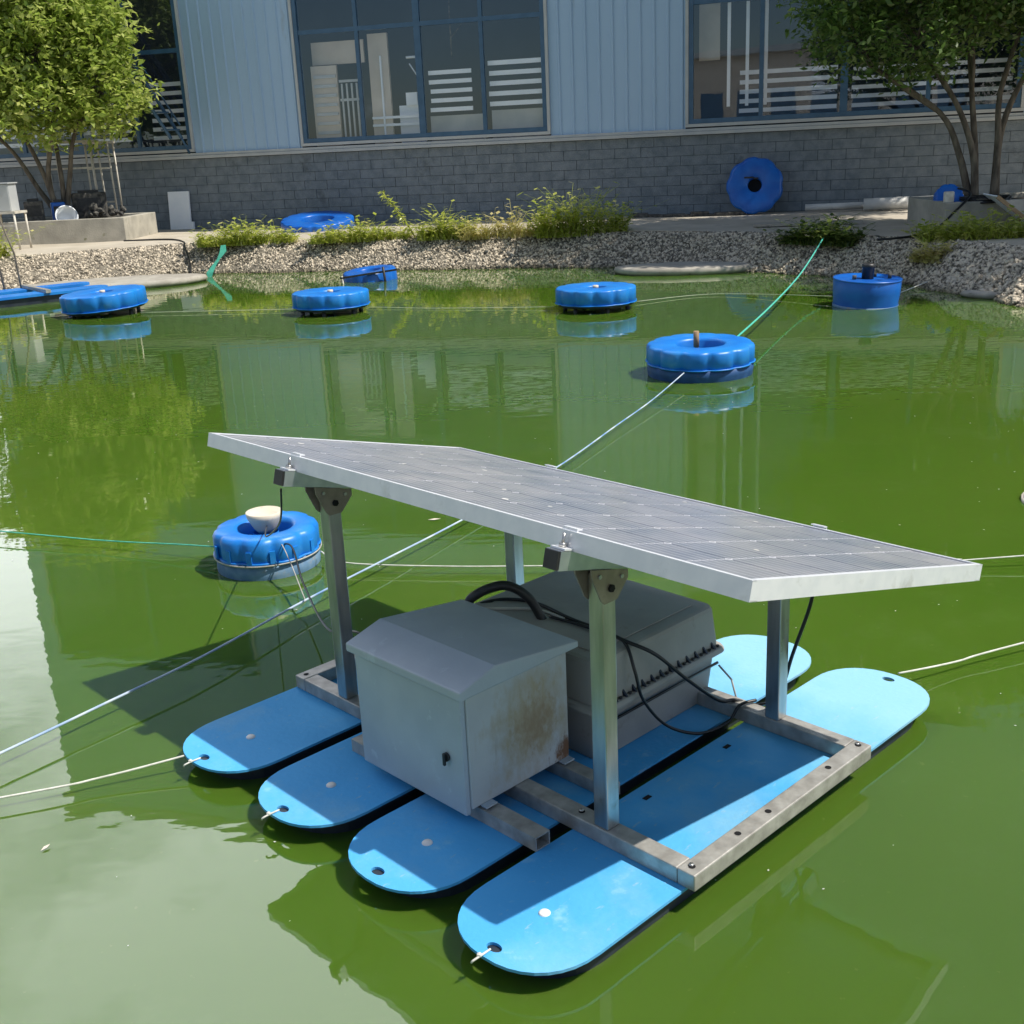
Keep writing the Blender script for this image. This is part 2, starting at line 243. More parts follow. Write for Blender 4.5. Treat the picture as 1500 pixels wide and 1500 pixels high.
# ------------------------------------------------------------------ mesh helpers
class MB:
    def __init__(s): s.v = []; s.f = []; s.sm = []
    def add(s, vs, fs, smooth=False):
        o = len(s.v); s.v += [tuple(p) for p in vs]; s.f += [tuple(i + o for i in f) for f in fs]; s.sm += [smooth] * len(fs); return s
    def box(s, x0, x1, y0, y1, z0, z1, T=None):
        vs = [(x, y, z) for z in (z0, z1) for y in (y0, y1) for x in (x0, x1)]
        if T is not None: vs = [T @ Vector(p) for p in vs]
        return s.add(vs, [(0, 2, 3, 1), (4, 5, 7, 6), (0, 1, 5, 4), (2, 6, 7, 3), (0, 4, 6, 2), (1, 3, 7, 5)])
    def prism(s, poly, axis, a, b, T=None):
        """extrude a 2-D outline along an axis: axis x -> poly is (y,z); y -> (x,z); z -> (x,y)"""
        def P(p, q): return {'x': (q, p[0], p[1]), 'y': (p[0], q, p[1]), 'z': (p[0], p[1], q)}[axis]
        n = len(poly); vs = [P(p, a) for p in poly] + [P(p, b) for p in poly]
        if T is not None: vs = [T @ Vector(p) for p in vs]
        return s.add(vs, [tuple(range(n - 1, -1, -1)), tuple(range(n, 2 * n))] + [(i, (i + 1) % n, n + (i + 1) % n, n + i) for i in range(n)])
    def tube(s, pts, r, n=8, cap=True):
        pts = [Vector(p) for p in pts]; rs = r if isinstance(r, (list, tuple)) else [r] * len(pts)
        vs = []; prev = None
        for i, p in enumerate(pts):
            d = (pts[min(i + 1, len(pts) - 1)] - pts[max(i - 1, 0)]).normalized()
            if prev is None: a = d.orthogonal().normalized()
            else: a = (prev - d * prev.dot(d)); a = a.normalized() if a.length > 1e-6 else d.orthogonal().normalized()
            prev = a; b = d.cross(a)
            vs += [p + (a * math.cos(t) + b * math.sin(t)) * rs[i] for t in [2 * math.pi * k / n for k in range(n)]]
        m = len(pts); fs = [(i * n + k, i * n + (k + 1) % n, (i + 1) * n + (k + 1) % n, (i + 1) * n + k) for i in range(m - 1) for k in range(n)]
        s.add(vs, fs, True)
        if cap:
            o = len(s.v) - len(vs); s.f += [tuple(o + k for k in range(n - 1, -1, -1)), tuple(o + (m - 1) * n + k for k in range(n))]; s.sm += [False, False]
        return s
    def rev(s, prof, n=32, c=(0, 0, 0), mod=None, close=False, smooth=True):
        """revolve a profile of (radius, z); mod(theta, radius) scales the radius"""
        vs = []
        for k in range(n):
            t = 2 * math.pi * k / n
            for r, z in prof:
                q = r * (mod(t, r, z) if mod else 1); vs.append((c[0] + q * math.cos(t), c[1] + q * math.sin(t), c[2] + z))
        m = len(prof); mm = m if close else m - 1
        fs = [(k * m + i, ((k + 1) % n) * m + i, ((k + 1) % n) * m + (i + 1) % m, k * m + (i + 1) % m) for k in range(n) for i in range(mm)]
        return s.add(vs, fs, smooth)
    def disc(s, r, z, n=24, c=(0, 0)):
        return s.add([(c[0] + r * math.cos(2 * math.pi * k / n), c[1] + r * math.sin(2 * math.pi * k / n), z) for k in range(n)], [tuple(range(n))])
    def build(s, name, m, parent=None, bevel=0, mesh=None):
        me = bpy.data.meshes.new(name); me.from_pydata(s.v, [], s.f); me.polygons.foreach_set('use_smooth', s.sm); me.materials.append(M[m] if isinstance(m, str) else m); me.update()
        return link(name, me, parent, bevel)
def link(name, me, parent=None, bevel=0, loc=None):
    o = bpy.data.objects.new(name, me); C.objects.link(o); o.parent = parent
    if loc is not None: o.location = loc
    if bevel:
        b = o.modifiers.new('bevel', 'BEVEL'); b.width = bevel; b.segments = 2; b.limit_method = 'ANGLE'; b.angle_limit = R(40)
    return o
def tag(o, label=None, cat=None, group=None, kind=None):
    if label: o['label'] = label
    if cat: o['category'] = cat
    if group: o['group'] = group
    if kind: o['kind'] = kind
    return o
def thing(name, label, cat, loc=(0, 0, 0), rz=0, group=None, rot=None):
    o = bpy.data.objects.new(name, None); C.objects.link(o); o.location = loc; o.rotation_euler = rot or (0, 0, rz); o.empty_display_size = .1
    return tag(o, label, cat, group)
def spline(pts, n=8):
    pts = [Vector(p) for p in pts]; out = []
    for i in range(len(pts) - 1):
        p0 = pts[max(i - 1, 0)]; p1 = pts[i]; p2 = pts[i + 1]; p3 = pts[min(i + 2, len(pts) - 1)]
        for k in range(n):
            t = k / n; out.append(.5 * ((2 * p1) + (p2 - p0) * t + (2 * p0 - 5 * p1 + 4 * p2 - p3) * t * t + (3 * p1 - p0 - 3 * p2 + p3) * t ** 3))
    return out + [pts[-1]]
def cable(name, pts, r, m, label, cat, group=None, n=6, k=8):
    return tag(MB().tube(spline(pts, k), r, n).build(name, m), label, cat, group)

# ================================================================== THE SETTING
PC = Vector((-1, 7.5))
shore = [(-4.51, 17.04), (-3, 16.6), (-.87, 15.96), (.6, 15.6), (1.74, 15.1), (3.2, 13.8), (4.1, 12.5), (4.46, 11.34), (4.7, 10.0), (5.2, 8), (5.6, 5), (5, 2.5), (3, 1.0), (0, .75), (-3, .9), (-6, 1.5), (-9, 4), (-10.5, 8), (-10, 12), (-8.3, 14.3), (-6.9, 15.6), (-5.5, 16.7)]
sp = sorted([(math.atan2(y - PC.y, x - PC.x), math.hypot(x - PC.x, y - PC.y)) for x, y in shore])
sa = np.array([a for a, _ in sp]); sr = np.array([r for _, r in sp])
def rad(t):
    t = (t + math.pi) % (2 * math.pi) - math.pi
    return float(np.interp(t, np.concatenate([sa - 2 * math.pi, sa, sa + 2 * math.pi]), np.tile(sr, 3))) + .05 * math.sin(t * 37) * .6 + .03 * math.sin(t * 71 + 1)
def bank(t, off):
    r = rad(t) + off; return PC.x + r * math.cos(t), PC.y + r * math.sin(t)
PROF = [(-1.2, -.8), (-.15, -.12), (0, 0.0), (.12, .06), (.3, .17), (.5, .27), (.66, .345), (.8, .375), (.95, .385)]
def bz(off): return float(np.interp(off, [p[0] for p in PROF], [p[1] for p in PROF]))
NT = 720
mb = MB(); vs = []
for k in range(NT):
    t = 2 * math.pi * k / NT
    for o, z in PROF:
        x, y = bank(t, o); vs.append((x, y, z + (.014 * math.sin(x * 9 + y * 5) * math.sin(y * 11 - x * 3) if 0 < o < .9 else 0)))
m_ = len(PROF)
mb.add(vs, [(k * m_ + i, k * m_ + i + 1, ((k + 1) % NT) * m_ + i + 1, ((k + 1) % NT) * m_ + i) for k in range(NT) for i in range(m_ - 1)], True)
tag(mb.build('pond_bank', 'mortar'), kind='structure')
mb = MB(); vs = []
G = [(.93, .383), (1.3, .39), (2.5, .395), (6, .4), (20, .4), (90, .4), (400, .4)]
for k in range(NT):
    t = 2 * math.pi * k / NT
    for o, z in G:
        x, y = bank(t, o); vs.append((x, y, z + (.006 * math.sin(x * 2.1 + y) if o < 7 else 0)))
m_ = len(G)
mb.add(vs, [(k * m_ + i, k * m_ + i + 1, ((k + 1) % NT) * m_ + i + 1, ((k + 1) % NT) * m_ + i) for k in range(NT) for i in range(m_ - 1)], True)
tag(mb.build('ground', 'conc'), kind='structure')
mb = MB(); mb.add([(-12, -1, 0), (7, -1, 0), (7, 18.5, 0), (-12, 18.5, 0)], [(0, 1, 2, 3)])
tag(mb.build('pond_water', 'water'), kind='structure')
tag(MB().add([(-13, -2, -.78), (8, -2, -.78), (8, 19.5, -.78), (-13, 19.5, -.78)], [(0, 1, 2, 3)]).build('pond_floor', 'soil'), kind='structure')

# pebbles set in the bank
ico = bmesh.new(); bmesh.ops.create_icosphere(ico, subdivisions=1, radius=1); iv = np.array([v.co[:] for v in ico.verts]); ifc = np.array([[v.index for v in f.verts] for f in ico.faces]); ico.free()
PV = []; PF = []; cnt = 0
def pebble_zone(t0, t1, n, smin, smax, o0=-.03, o1=.84):
    global cnt
    for _ in range(n):
        t = R(random.uniform(t0, t1)); o = random.uniform(o0, o1); x, y = bank(t, o); z = bz(o)
        s = random.uniform(smin, smax) * random.choice([.7, 1, 1, 1.35])
        q = Euler((random.uniform(0, 3), random.uniform(0, 3), random.uniform(0, 3))).to_matrix()
        v = (iv * np.array([s * random.uniform(.8, 1.5), s * random.uniform(.6, 1), s * random.uniform(.45, .8)])) @ np.array(q).T
        v *= rng.uniform(.85, 1.15, (12, 1)); PV.append(v + np.array([x, y, z + s * .15])); PF.append(ifc + cnt); cnt += 12
pebble_zone(38, 62, 7500, .011, .024); pebble_zone(62, 132, 21000, .009, .021); pebble_zone(18, 38, 6500, .014, .034); pebble_zone(0, 18, 900, .03, .05)
def npmesh(name, V, F, m, parent=None, tint=None, smooth=False):
    me = bpy.data.meshes.new(name); V = np.asarray(V, dtype=np.float32); F = np.asarray(F, dtype=np.int32); k = F.shape[1]
    me.vertices.add(len(V)); me.vertices.foreach_set('co', V.ravel()); me.loops.add(F.size); me.loops.foreach_set('vertex_index', F.ravel())
    me.polygons.add(len(F)); me.polygons.foreach_set('loop_start', np.arange(0, F.size, k, dtype=np.int32)); me.polygons.foreach_set('loop_total', np.full(len(F), k, dtype=np.int32))
    me.materials.append(M[m]); me.update(calc_edges=True)
    if tint is not None:
        a = me.attributes.new('tint', 'FLOAT', 'FACE'); a.data.foreach_set('value', np.asarray(tint, dtype=np.float32))
    return link(name, me, parent)
tag(npmesh('bank_pebbles', np.concatenate(PV), np.concatenate(PF), 'pebble'), 'small pale pebbles set in the sloping pond bank', 'pebbles', kind='stuff')

# ------------------------------------------------------------------ factory building
TH = math.atan(-.29)
B = thing('factory_building', 'long grey blue factory with metal cladding, big windows and a grey block base', 'building', (0, 19.8, 0), TH)
XL, XR, DEP = -10.6, 14.0, 12.0
ZB, ZT = .36, 12.1
# block base: courses of single blocks in front of a recessed joint plane
CH = (1.60 - .40) / 8; BW = .42
MB().box(XL, XR, .0, .22, .3, 1.60).build('joint_backing', 'joint', B)
bmeshes = {}
def block_mesh(wd):
    k = round(wd, 2)
    if k not in bmeshes:
        me = bpy.data.meshes.new('brick'); b = MB().box(-wd / 2 + .004, wd / 2 - .004, 0, .03, .0035, CH - .0035); me.from_pydata(b.v, [], b.f); me.materials.append(M['block']); bmeshes[k] = me
    return bmeshes[k]
rest = MB(); nb = 0
for r_ in range(8):
    x = XL + (BW / 2 if r_ % 2 else 0); z0 = .40 + r_ * CH
    if r_ % 2: 
        o = None
    while x < XR - .01:
        x1 = min(x + BW, XR); xc = (x + x1) / 2; jy = random.uniform(-.004, .003)
        if -7.2 < xc < 7.6 and nb < 290:
            o = link('brick', block_mesh(x1 - x), B, 0, (xc, -.01 + jy, z0)); nb += 1
        else: rest.box(x + .004, x1 - .004, -.01 + jy, .02, z0 + .0035, z0 + CH - .0035)
        x = x1
tag(rest.build('brick_rest', 'block', B), kind='stuff')
MB().box(XL - .02, XR + .02, -.07, .2, 1.605, 1.655).box(XL - .02, XR + .02, -.05, .2, 1.657, 1.70).build('ledge', 'trim', B, .004)
def corr(x0, x1, z0, z1, name='cladding_panel', y=0.0):
    n = max(1, round((x1 - x0) / .21)); p = (x1 - x0) / n; prof = []
    for i in range(n):
        a = x0 + i * p
        prof += [(a, y), (a + p * .62, y), (a + p * .70, y - .022), (a + p * .80, y - .022), (a + p * .88, y)]
    prof.append((x1, y)); vs = [(a, b, z0) for a, b in prof] + [(a, b, z1) for a, b in prof]; k = len(prof)
    return MB().add(vs, [(i, i + 1, k + i + 1, k + i) for i in range(k - 1)]).build(name, 'clad', B)
WT = 5.3
for x0, x1 in ((XL, -10.2), (-5.50, -3.44), (.96, 3.13), (8.03, XR)): corr(x0, x1, 1.70, WT)
for x0, x1 in ((-10.2, -5.5), (-3.44, .96), (3.13, 8.03)):
    corr(x0, x1, WT, 6.0)
    if x1 < 5: corr(x0, x1, 8.4, ZT)
for x0, x1 in ((XL, -10.2), (-5.50, -3.44), (.96, 3.13)): corr(x0, x1, WT + .002, ZT)
corr(3.13, 8.03, 8.4, 17.0); corr(8.03, XR, WT + .002, 17.0); corr(.96, 3.13, ZT, 17.0)
MB().box(XL, XL + .1, .05, DEP, ZB, ZT).box(XR - .1, XR, .05, DEP, ZB, 17).box(XL, XR, DEP - .1, DEP, ZB, ZT).build('side_wall', 'clad', B)
MB().box(XL - .15, .96, -.18, DEP + .1, ZT, ZT + .16).box(.90, XR + .1, -.18, DEP + .1, 17, 17.16).box(.96, 1.0, .03, DEP, ZT, 17).build('roof', 'trim', B)
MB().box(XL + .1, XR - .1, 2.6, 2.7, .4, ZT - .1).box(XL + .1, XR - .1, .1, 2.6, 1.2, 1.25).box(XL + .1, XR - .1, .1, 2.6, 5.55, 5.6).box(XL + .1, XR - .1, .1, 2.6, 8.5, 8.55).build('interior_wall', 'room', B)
MB().tube([(2.05, -.09, 17), (2.05, -.09, .45)], .045, 10).build('drainpipe', 'trim', B) if 0 else None
def window(x0, x1, z0, z1, mull, trans, thick=()):
    fr = MB(); d0, d1 = -.035, .05; fw = .07
    fr.box(x0, x1, d0, d1, z0, z0 + fw).box(x0, x1, d0, d1, z1 - fw, z1).box(x0, x0 + fw, d0, d1, z0 + fw, z1 - fw).box(x1 - fw, x1, d0, d1, z0 + fw, z1 - fw)
    f = fr.build('window', 'wframe', B, .003)
    for x in mull:
        h = .055 if x in thick else .032; MB().box(x - h, x + h, d0 + .01, d1 - .01, z0 + fw, z1 - fw).build('mullion', 'wframe', f)
    xs = [x0 + fw] + [v for x in mull for v in (x - (.055 if x in thick else .032), x + (.055 if x in thick else .032))] + [x1 - fw]
    zs = [z0 + fw] + [v for z in trans for v in (z - .035, z + .035)] + [z1 - fw]
    for i in range(0, len(xs), 2):
        for z in trans: MB().box(xs[i], xs[i + 1], d0 + .012, d1 - .01, z - .035, z + .035).build('transom', 'wframe', f)
        for j in range(0, len(zs), 2):
            a = random.uniform(-.003, .003)
            MB().add([(xs[i], .0 + a, zs[j]), (xs[i + 1], .0 - a, zs[j]), (xs[i + 1], .0 - a, zs[j + 1]), (xs[i], a, zs[j + 1])], [(0, 1, 2, 3)]).build('pane', 'glass', f)
    t = .05
    MB().box(x0 - t, x1 + t, -.05, .03, z0 - t, z0 - .002).box(x0 - t, x0 - .002, -.05, .03, z0, z1).box(x1 + .002, x1 + t, -.05, .03, z0, z1).build('window_trim', 'trim', f, .003)
window(-3.39, .91, 1.77, WT, (-2.28, -1.22, -.14), (3.52,), (-1.22,))
window(3.18, 7.98, 1.77, WT, (4.28, 5.5, 6.7), (3.52,), (5.5,))
window(-10.15, -5.55, 1.77, WT, (-9.0, -7.8, -6.6), (3.40,), (-7.8,))
for x0, x1 in ((-10.15, -5.55), (-3.39, .91), (3.18, 7.98)): window(x0, x1, 6.05, 8.35, ((x0 + x1) / 2,), ())
# added behind the glass to imitate reflections: white louvre slats, pale partitions, a shelf
def slats(x0, x1, z0, z1, n, y=.07):
    for i in range(n):
        z = z0 + (z1 - z0) * i / n; MB().box(x0 + random.uniform(0, .03), x1, y, y + .02, z, z + (z1 - z0) / n * .45).build('reflection_slat', 'slat', B)
slats(-1.1, -.36, 2.16, 2.88, 5); slats(-.08, .86, 2.2, 2.98, 5)
slats(3.9, 5.4, 1.9, 2.6, 5, .35); slats(5.6, 7.9, 1.9, 2.55, 5, .4); slats(-6.5, -5.7, 1.95, 3.0, 7, .3); slats(-9.9, -6.8, 1.95, 2.7, 5, .09)
MB().box(-3.25, -2.78, .2, .25, 1.7, 3.0).box(-3.25, -2.3, .3, .35, 3.02, 3.38).box(-2.2, -1.85, .25, .3, 1.7, 3.45).build('reflection_panel', 'beige', B)
MB().box(-1.15, -.2, .2, .25, 1.7, 2.1).box(-.08, .88, .2, .25, 1.7, 2.14).build('reflection_low_panel', 'trim', B)
MB().box(-2.2, -1.35, .22, .25, 1.98, 2.02).box(-2.2, -1.35, .22, .25, 2.1, 2.14).box(-2.0, -1.97, .22, .25, 1.8, 3.1).box(-1.75, -1.3, .35, .4, 1.7, 2.3).box(-1.6, -1.4, .3, .35, 2.3, 2.5).build('shelf', 'slat', B)
for i in range(7): MB().box(-3.2, -2.8, .18, .2, 1.9 + i * .15, 1.95 + i * .15).build('reflection_slat', 'trim', B)
for i in range(4): MB().box(-2.72 + i * .09, -2.69 + i * .09, .2, .22, 1.75, 2.7).build('reflection_shelf_upright', 'trim', B)
MB().box(-2.75, -2.38, .2, .23, 2.42, 2.46).box(-2.75, -2.38, .2, .23, 2.72, 2.76).build('shelf', 'trim', B)
MB().tube([(-1.55, .3, 3.05), (-1.3, .3, 3.05)], .02, 6).tube([(-1.5, .3, 2.95), (-1.35, .3, 2.72)], .012, 6).build('lamp_tube', 'slat', B)
MB().tube([(-.75, .3, 3.0), (-.75, .3, 5.0)], .014, 6).tube([(-.75, .3, 3.3), (-.55, .3, 3.5)], .012, 6).build('pole', 'junk', B)  # stands in for the outdoor pole mirrored in the pane
for i in range(3): MB().box(3.75 + i * .28, 3.80 + i * .28, .12, .15, 2.0, 4.9).build('curtain_rail', 'slat', B)
MB().box(3.3, 3.62, .3, .33, 2.7, 4.6).build('blind', 'beige', B)
# steel stair flight outside the left window
S = thing('steel_stair', 'dark steel stair flight with handrail slanting down in front of the left window', 'stair', (0, 19.8, 0), TH)
for dz in (0, .22):
    MB().tube([(-7.0, -.25, 4.3 + dz), (-5.6, -.25, 1.95 + dz)], .03 if dz == 0 else .015, 6).build('stringer' if dz == 0 else 'handrail', 'wframe', S)
MB().tube([(-7.0, -.6, 4.3), (-5.6, -.6, 1.95)], .03, 6).build('stringer', 'wframe', S)
for i in range(8):
    f = (i + .5) / 8; x = -7.0 + 1.4 * f; z = 4.3 - 2.35 * f; MB().box(x - .08, x + .08, -.6, -.25, z - .01, z + .012).build('tread', 'wframe', S)
for f in (.1, .5, .9): MB().tube([(-7.0 + 1.4 * f, -.25, 4.3 - 2.35 * f), (-7.0 + 1.4 * f, -.25, 4.52 - 2.35 * f)], .012, 5).build('baluster', 'wframe', S)
MB().tube([(-5.6, -.25, 1.95), (-5.6, -.05, 1.70)], .02, 5).build('foot_bracket', 'wframe', S)

def wall_pt(X, off, z):   # wall-local -> world
    return Vector((X * math.cos(TH) - off * math.sin(TH) * 1.0, 19.8 + X * math.sin(TH) + off * math.cos(TH), z))

Op = thing('workshop_building', 'pale beige workshop across the pond, seen mirrored in the factory windows', 'building', (-6, -26, .4), .1)
MB().box(-16, 6, -8, 0, 0, 5.2).build('wall', 'beige', Op); MB().box(-16.4, 6.4, -8.4, .5, 5.2, 5.5).build('roof', 'trim', Op)
for i in range(9): MB().box(-15 + i * 2.3, -13.6 + i * 2.3, .0, .03, 1.2 + .6 * (i % 2), 3.4).build('window', 'wframe', Op)
for i in range(5): MB().box(-3.5, 5.5, .035, .08, 3.0 + i * .36, 3.18 + i * .36).build('shade_slat', 'slat', Op)
# ------------------------------------------------------------------ trees
def leaves(pts, size, m, name, parent, upbias=.4, jitter=.06, per=10, aspect=2.2):
    n = len(pts) * per
    c = np.repeat(np.asarray(pts), per, axis=0) + rng.normal(0, jitter, (n, 3))
    d = rng.normal(0, 1, (n, 3)); d[:, 2] = d[:, 2] * .6 - .15; d /= np.linalg.norm(d, axis=1)[:, None]
    nn = rng.normal(0, .7, (n, 3)); nn[:, 2] += upbias + .6; s = np.cross(d, nn); s /= np.linalg.norm(s, axis=1)[:, None] + 1e-6
    nr = np.cross(s, d)
    L_ = (size * rng.uniform(.6, 1.25, n))[:, None]; W = L_ / aspect
    V = np.stack([c, c + d * L_ * .5 + s * W * .5 + nr * L_ * .06, c + d * L_, c + d * L_ * .5 - s * W * .5 + nr * L_ * .06], 1).reshape(-1, 3)
    F = np.arange(n * 4).reshape(n, 4)
    base = np.repeat(rng.uniform(.1, .9, len(pts)), per) * .55 + rng.uniform(0, 1, n) * .45
    return npmesh(name, V, F, m, parent, np.clip(base, 0, 1))
def tree(name, label, loc, stems, blobs, leaf, ncl, size, per=11):
    T = thing(name, label, 'tree', loc)
    tr = MB()
    for s in stems:
        p = spline(s, 5); n = len(p); tr.tube(p, [.045 * (1 - .7 * i / n) + .006 for i in range(n)], 7)
    limbs = MB(); pts = []
    tot = sum(b[3] * b[4] * b[5] for b in blobs)
    for bx, by_, bz_, rx, ry, rz in blobs:
        k = int(ncl * (rx * ry * rz) / tot); c = np.array([bx, by_, bz_])
        near = min(stems, key=lambda s: (Vector(s[-1]) - Vector((bx, by_, bz_))).length)
        e = Vector(near[-1]); mid = (e + Vector(c)) / 2 + Vector((0, 0, -.1)); limbs.tube(spline([near[-2], e, mid, c], 4), [.026 - .0016 * i for i in range(13)], 5)
        for j in range(14):
            v = rng.normal(0, 1, 3); v /= np.linalg.norm(v); en = c + v * np.array([rx, ry, rz]) * .85
            limbs.tube([tuple(c), tuple((c + en) / 2 + rng.normal(0, .05, 3)), tuple(en)], [.011, .007, .003], 4)
        v = rng.normal(0, 1, (k, 3)); v /= np.linalg.norm(v, axis=1)[:, None]
        v = v + .35 * rng.normal(0, 1, (max(3, k // 14), 3))[rng.integers(0, max(3, k // 14), k)]; v /= np.linalg.norm(v, axis=1)[:, None]; rr = rng.uniform(.25, 1.0, k) ** .55 * (1 + .22 * np.sin(v[:, 0] * 5 + bx * 3) * np.cos(v[:, 2] * 6 + by_ * 2))
        pts.append(c + v * rr[:, None] * np.array([rx, ry, rz]))
    tr.build('trunk', 'bark', T); limbs.build('limbs', 'bark', T)
    leaves(np.concatenate(pts), size, leaf, 'crown', T, jitter=.075, per=per)
    return T
tree('garden_tree', 'bushy bright green tree with several thin stems in the left concrete planter', (-7.35, 19.9, .75),
     [[(0, 0, 0), (-.1, 0, .6), (-.35, 0, 1.3), (-.8, 0, 2.0)], [(.1, .05, 0), (.15, 0, .6), (.1, .1, 1.3), (0, .1, 2.2)], [(.15, -.05, 0), (.3, 0, .7), (.5, -.1, 1.3), (.9, -.1, 1.9)], [(.05, -.1, 0), (-.02, -.1, .7), (.22, -.2, 1.4), (.4, -.2, 2.0)], [(0, .1, 0), (-.3, .1, .5), (-.62, .1, 1.1), (-1.1, 0, 1.7)]],
     [(-1.1, -.1, 2.0, .95, .9, .75), (.1, -.2, 1.85, .95, .95, .70), (1.0, 0, 1.95, .75, .8, .78), (-.5, .1, 2.9, 1.1, 1.0, .8), (.6, 0, 3.0, 1.0, 1.0, .75), (1.1, -.1, 2.75, .65, .6, .5), (0, 0, 3.8, 1.1, 1.0, .8), (-1.3, .1, 3.5, .9, .9, .8), (.2, -.5, 2.5, .9, .6, .6)],
     'leafL', 2900, .14)
tree('garden_tree', 'dark leaved spreading tree with slim bare stems in the right concrete planter', (5.85, 14.5, .72),
     [[(0, 0, 0), (-.05, 0, .5), (-.3, 0, 1.1), (-.75, .05, 1.75)], [(.02, .04, 0), (-.02, .05, .6), (-.1, .05, 1.2), (-.2, 0, 1.9)], [(.22, -.04, 0), (.24, 0, .6), (.22, 0, 1.2), (.4, 0, 1.9)], [(-.05, .05, 0), (-.18, .1, .5), (-.45, .1, 1.0), (-1.2, .1, 1.5)], [(.3, .1, 0), (.3, .1, .7), (.5, .1, 1.3), (.9, .1, 1.9)]],
     [(-1.55, -.1, 1.85, .62, .7, .42), (-.9, -.2, 1.75, .65, .8, .42), (-1.7, 0, 2.35, .62, .75, .45), (-.8, 0, 2.4, .85, .9, .5), (-.2, 0, 2.2, .75, .9, .45), (.5, -.1, 2.3, .75, .9, .5), (1.3, 0, 2.0, .9, .9, .6), (-1.2, .1, 2.95, .85, .9, .5), (0, 0, 3.0, 1.1, 1.1, .6), (1.1, 0, 2.9, 1.0, 1.1, .7), (-.5, 0, 3.7, 1.2, 1.2, .7), (.8, 0, 3.8, 1.1, 1.1, .7), (.5, -.4, 1.55, .35, .4, .3), (.1, 0, 4.6, 1.2, 1.2, .7), (-.9, .7, 4.7, 1.1, 1.0, .6), (.6, .9, 5.3, 1.2, 1.1, .6), (-.3, 1.2, 3.9, 1.1, .9, .6), (1.6, .5, 4.6, 1.1, 1.1, .7), (.5, 2.0, 3.9, 1.2, .9, .7), (1.7, 2.1, 4.2, 1.2, .9, .7), (-.5, 2.2, 4.5, 1.2, .9, .7)],
     'leafR', 8200, .10)
tree('garden_tree', 'spreading tree just outside the right edge of the view, shading the right bank', (8.1, 12.0, .4), [[(0, 0, 0), (.1, 0, 1), (-.2, 0, 2), (-.6, 0, 2.8)], [(.1, 0, 0), (.2, .1, 1), (.4, .2, 2), (.7, .2, 2.8)]], [(-.9, 0, 3.2, 1.1, 1.2, .8), (.8, 0, 3.4, 1.2, 1.2, .9), (0, .6, 4.2, 1.4, 1.2, .9), (-.8, -.9, 4.1, 1.1, 1.1, .8), (.3, .2, 5.2, 1.3, 1.3, .9)], 'leafR', 2600, .13)

for x, y, lb in ((5.5, -21, 'round dark tree mirrored in the right part of the factory windows'), (14, -23, 'broad dark tree beyond the near shore, mirrored in the right hand window')):
    tree('garden_tree', lb, (x, y, .4), [[(0, 0, 0), (.1, 0, 1), (0, 0, 2), (-.3, 0, 3)]], [(-1, 0, 3.2, 1.6, 1.5, 1.2), (1.1, 0, 3.4, 1.6, 1.5, 1.3), (0, 0, 4.6, 1.8, 1.6, 1.3)], 'leafR', 700, .3)
# ------------------------------------------------------------------ planters
def planter(name, label, x0, x1, y0, y1, z0, z1, rz, loc):
    P_ = thing(name, label, 'planter', loc, rz); t = .12
    MB().box(x0, x1, y0, y0 + t, z0, z1).box(x0, x1, y1 - t, y1, z0, z1).box(x0, x0 + t, y0 + t, y1 - t, z0, z1).box(x1 - t, x1, y0 + t, y1 - t, z0, z1).build('wall', 'conc2', P_, .01)
    MB().box(x0 + t, x1 - t, y0 + t, y1 - t, z0, z1 - .06).build('soil', 'soil', P_)
planter('concrete_planter', 'low concrete planter wall at the foot of the left tree', -1.9, 1.0, 0, 1.5, -.05, .37, -.06, (-7.0, 19.1, .39))
planter('concrete_planter', 'round cornered grey concrete planter under the right tree', .38, 2.6, 0, 1.5, -.05, .34, -.05, (4.82, 13.7, .38))

# ------------------------------------------------------------------ things along the wall
o = thing('insulation_board', 'white rectangular board leaning upright against the block wall', 'board', wall_pt(-5.92, -.10, .40), TH, rot=(R(-5), 0, TH))
MB().box(-.21, .21, -.03, .01, 0, .66).build('panel', 'slat', o, .004)
MB().box(.18, .27, -.045, .005, 0, .13).build('corner_piece', 'slat', o, .003)

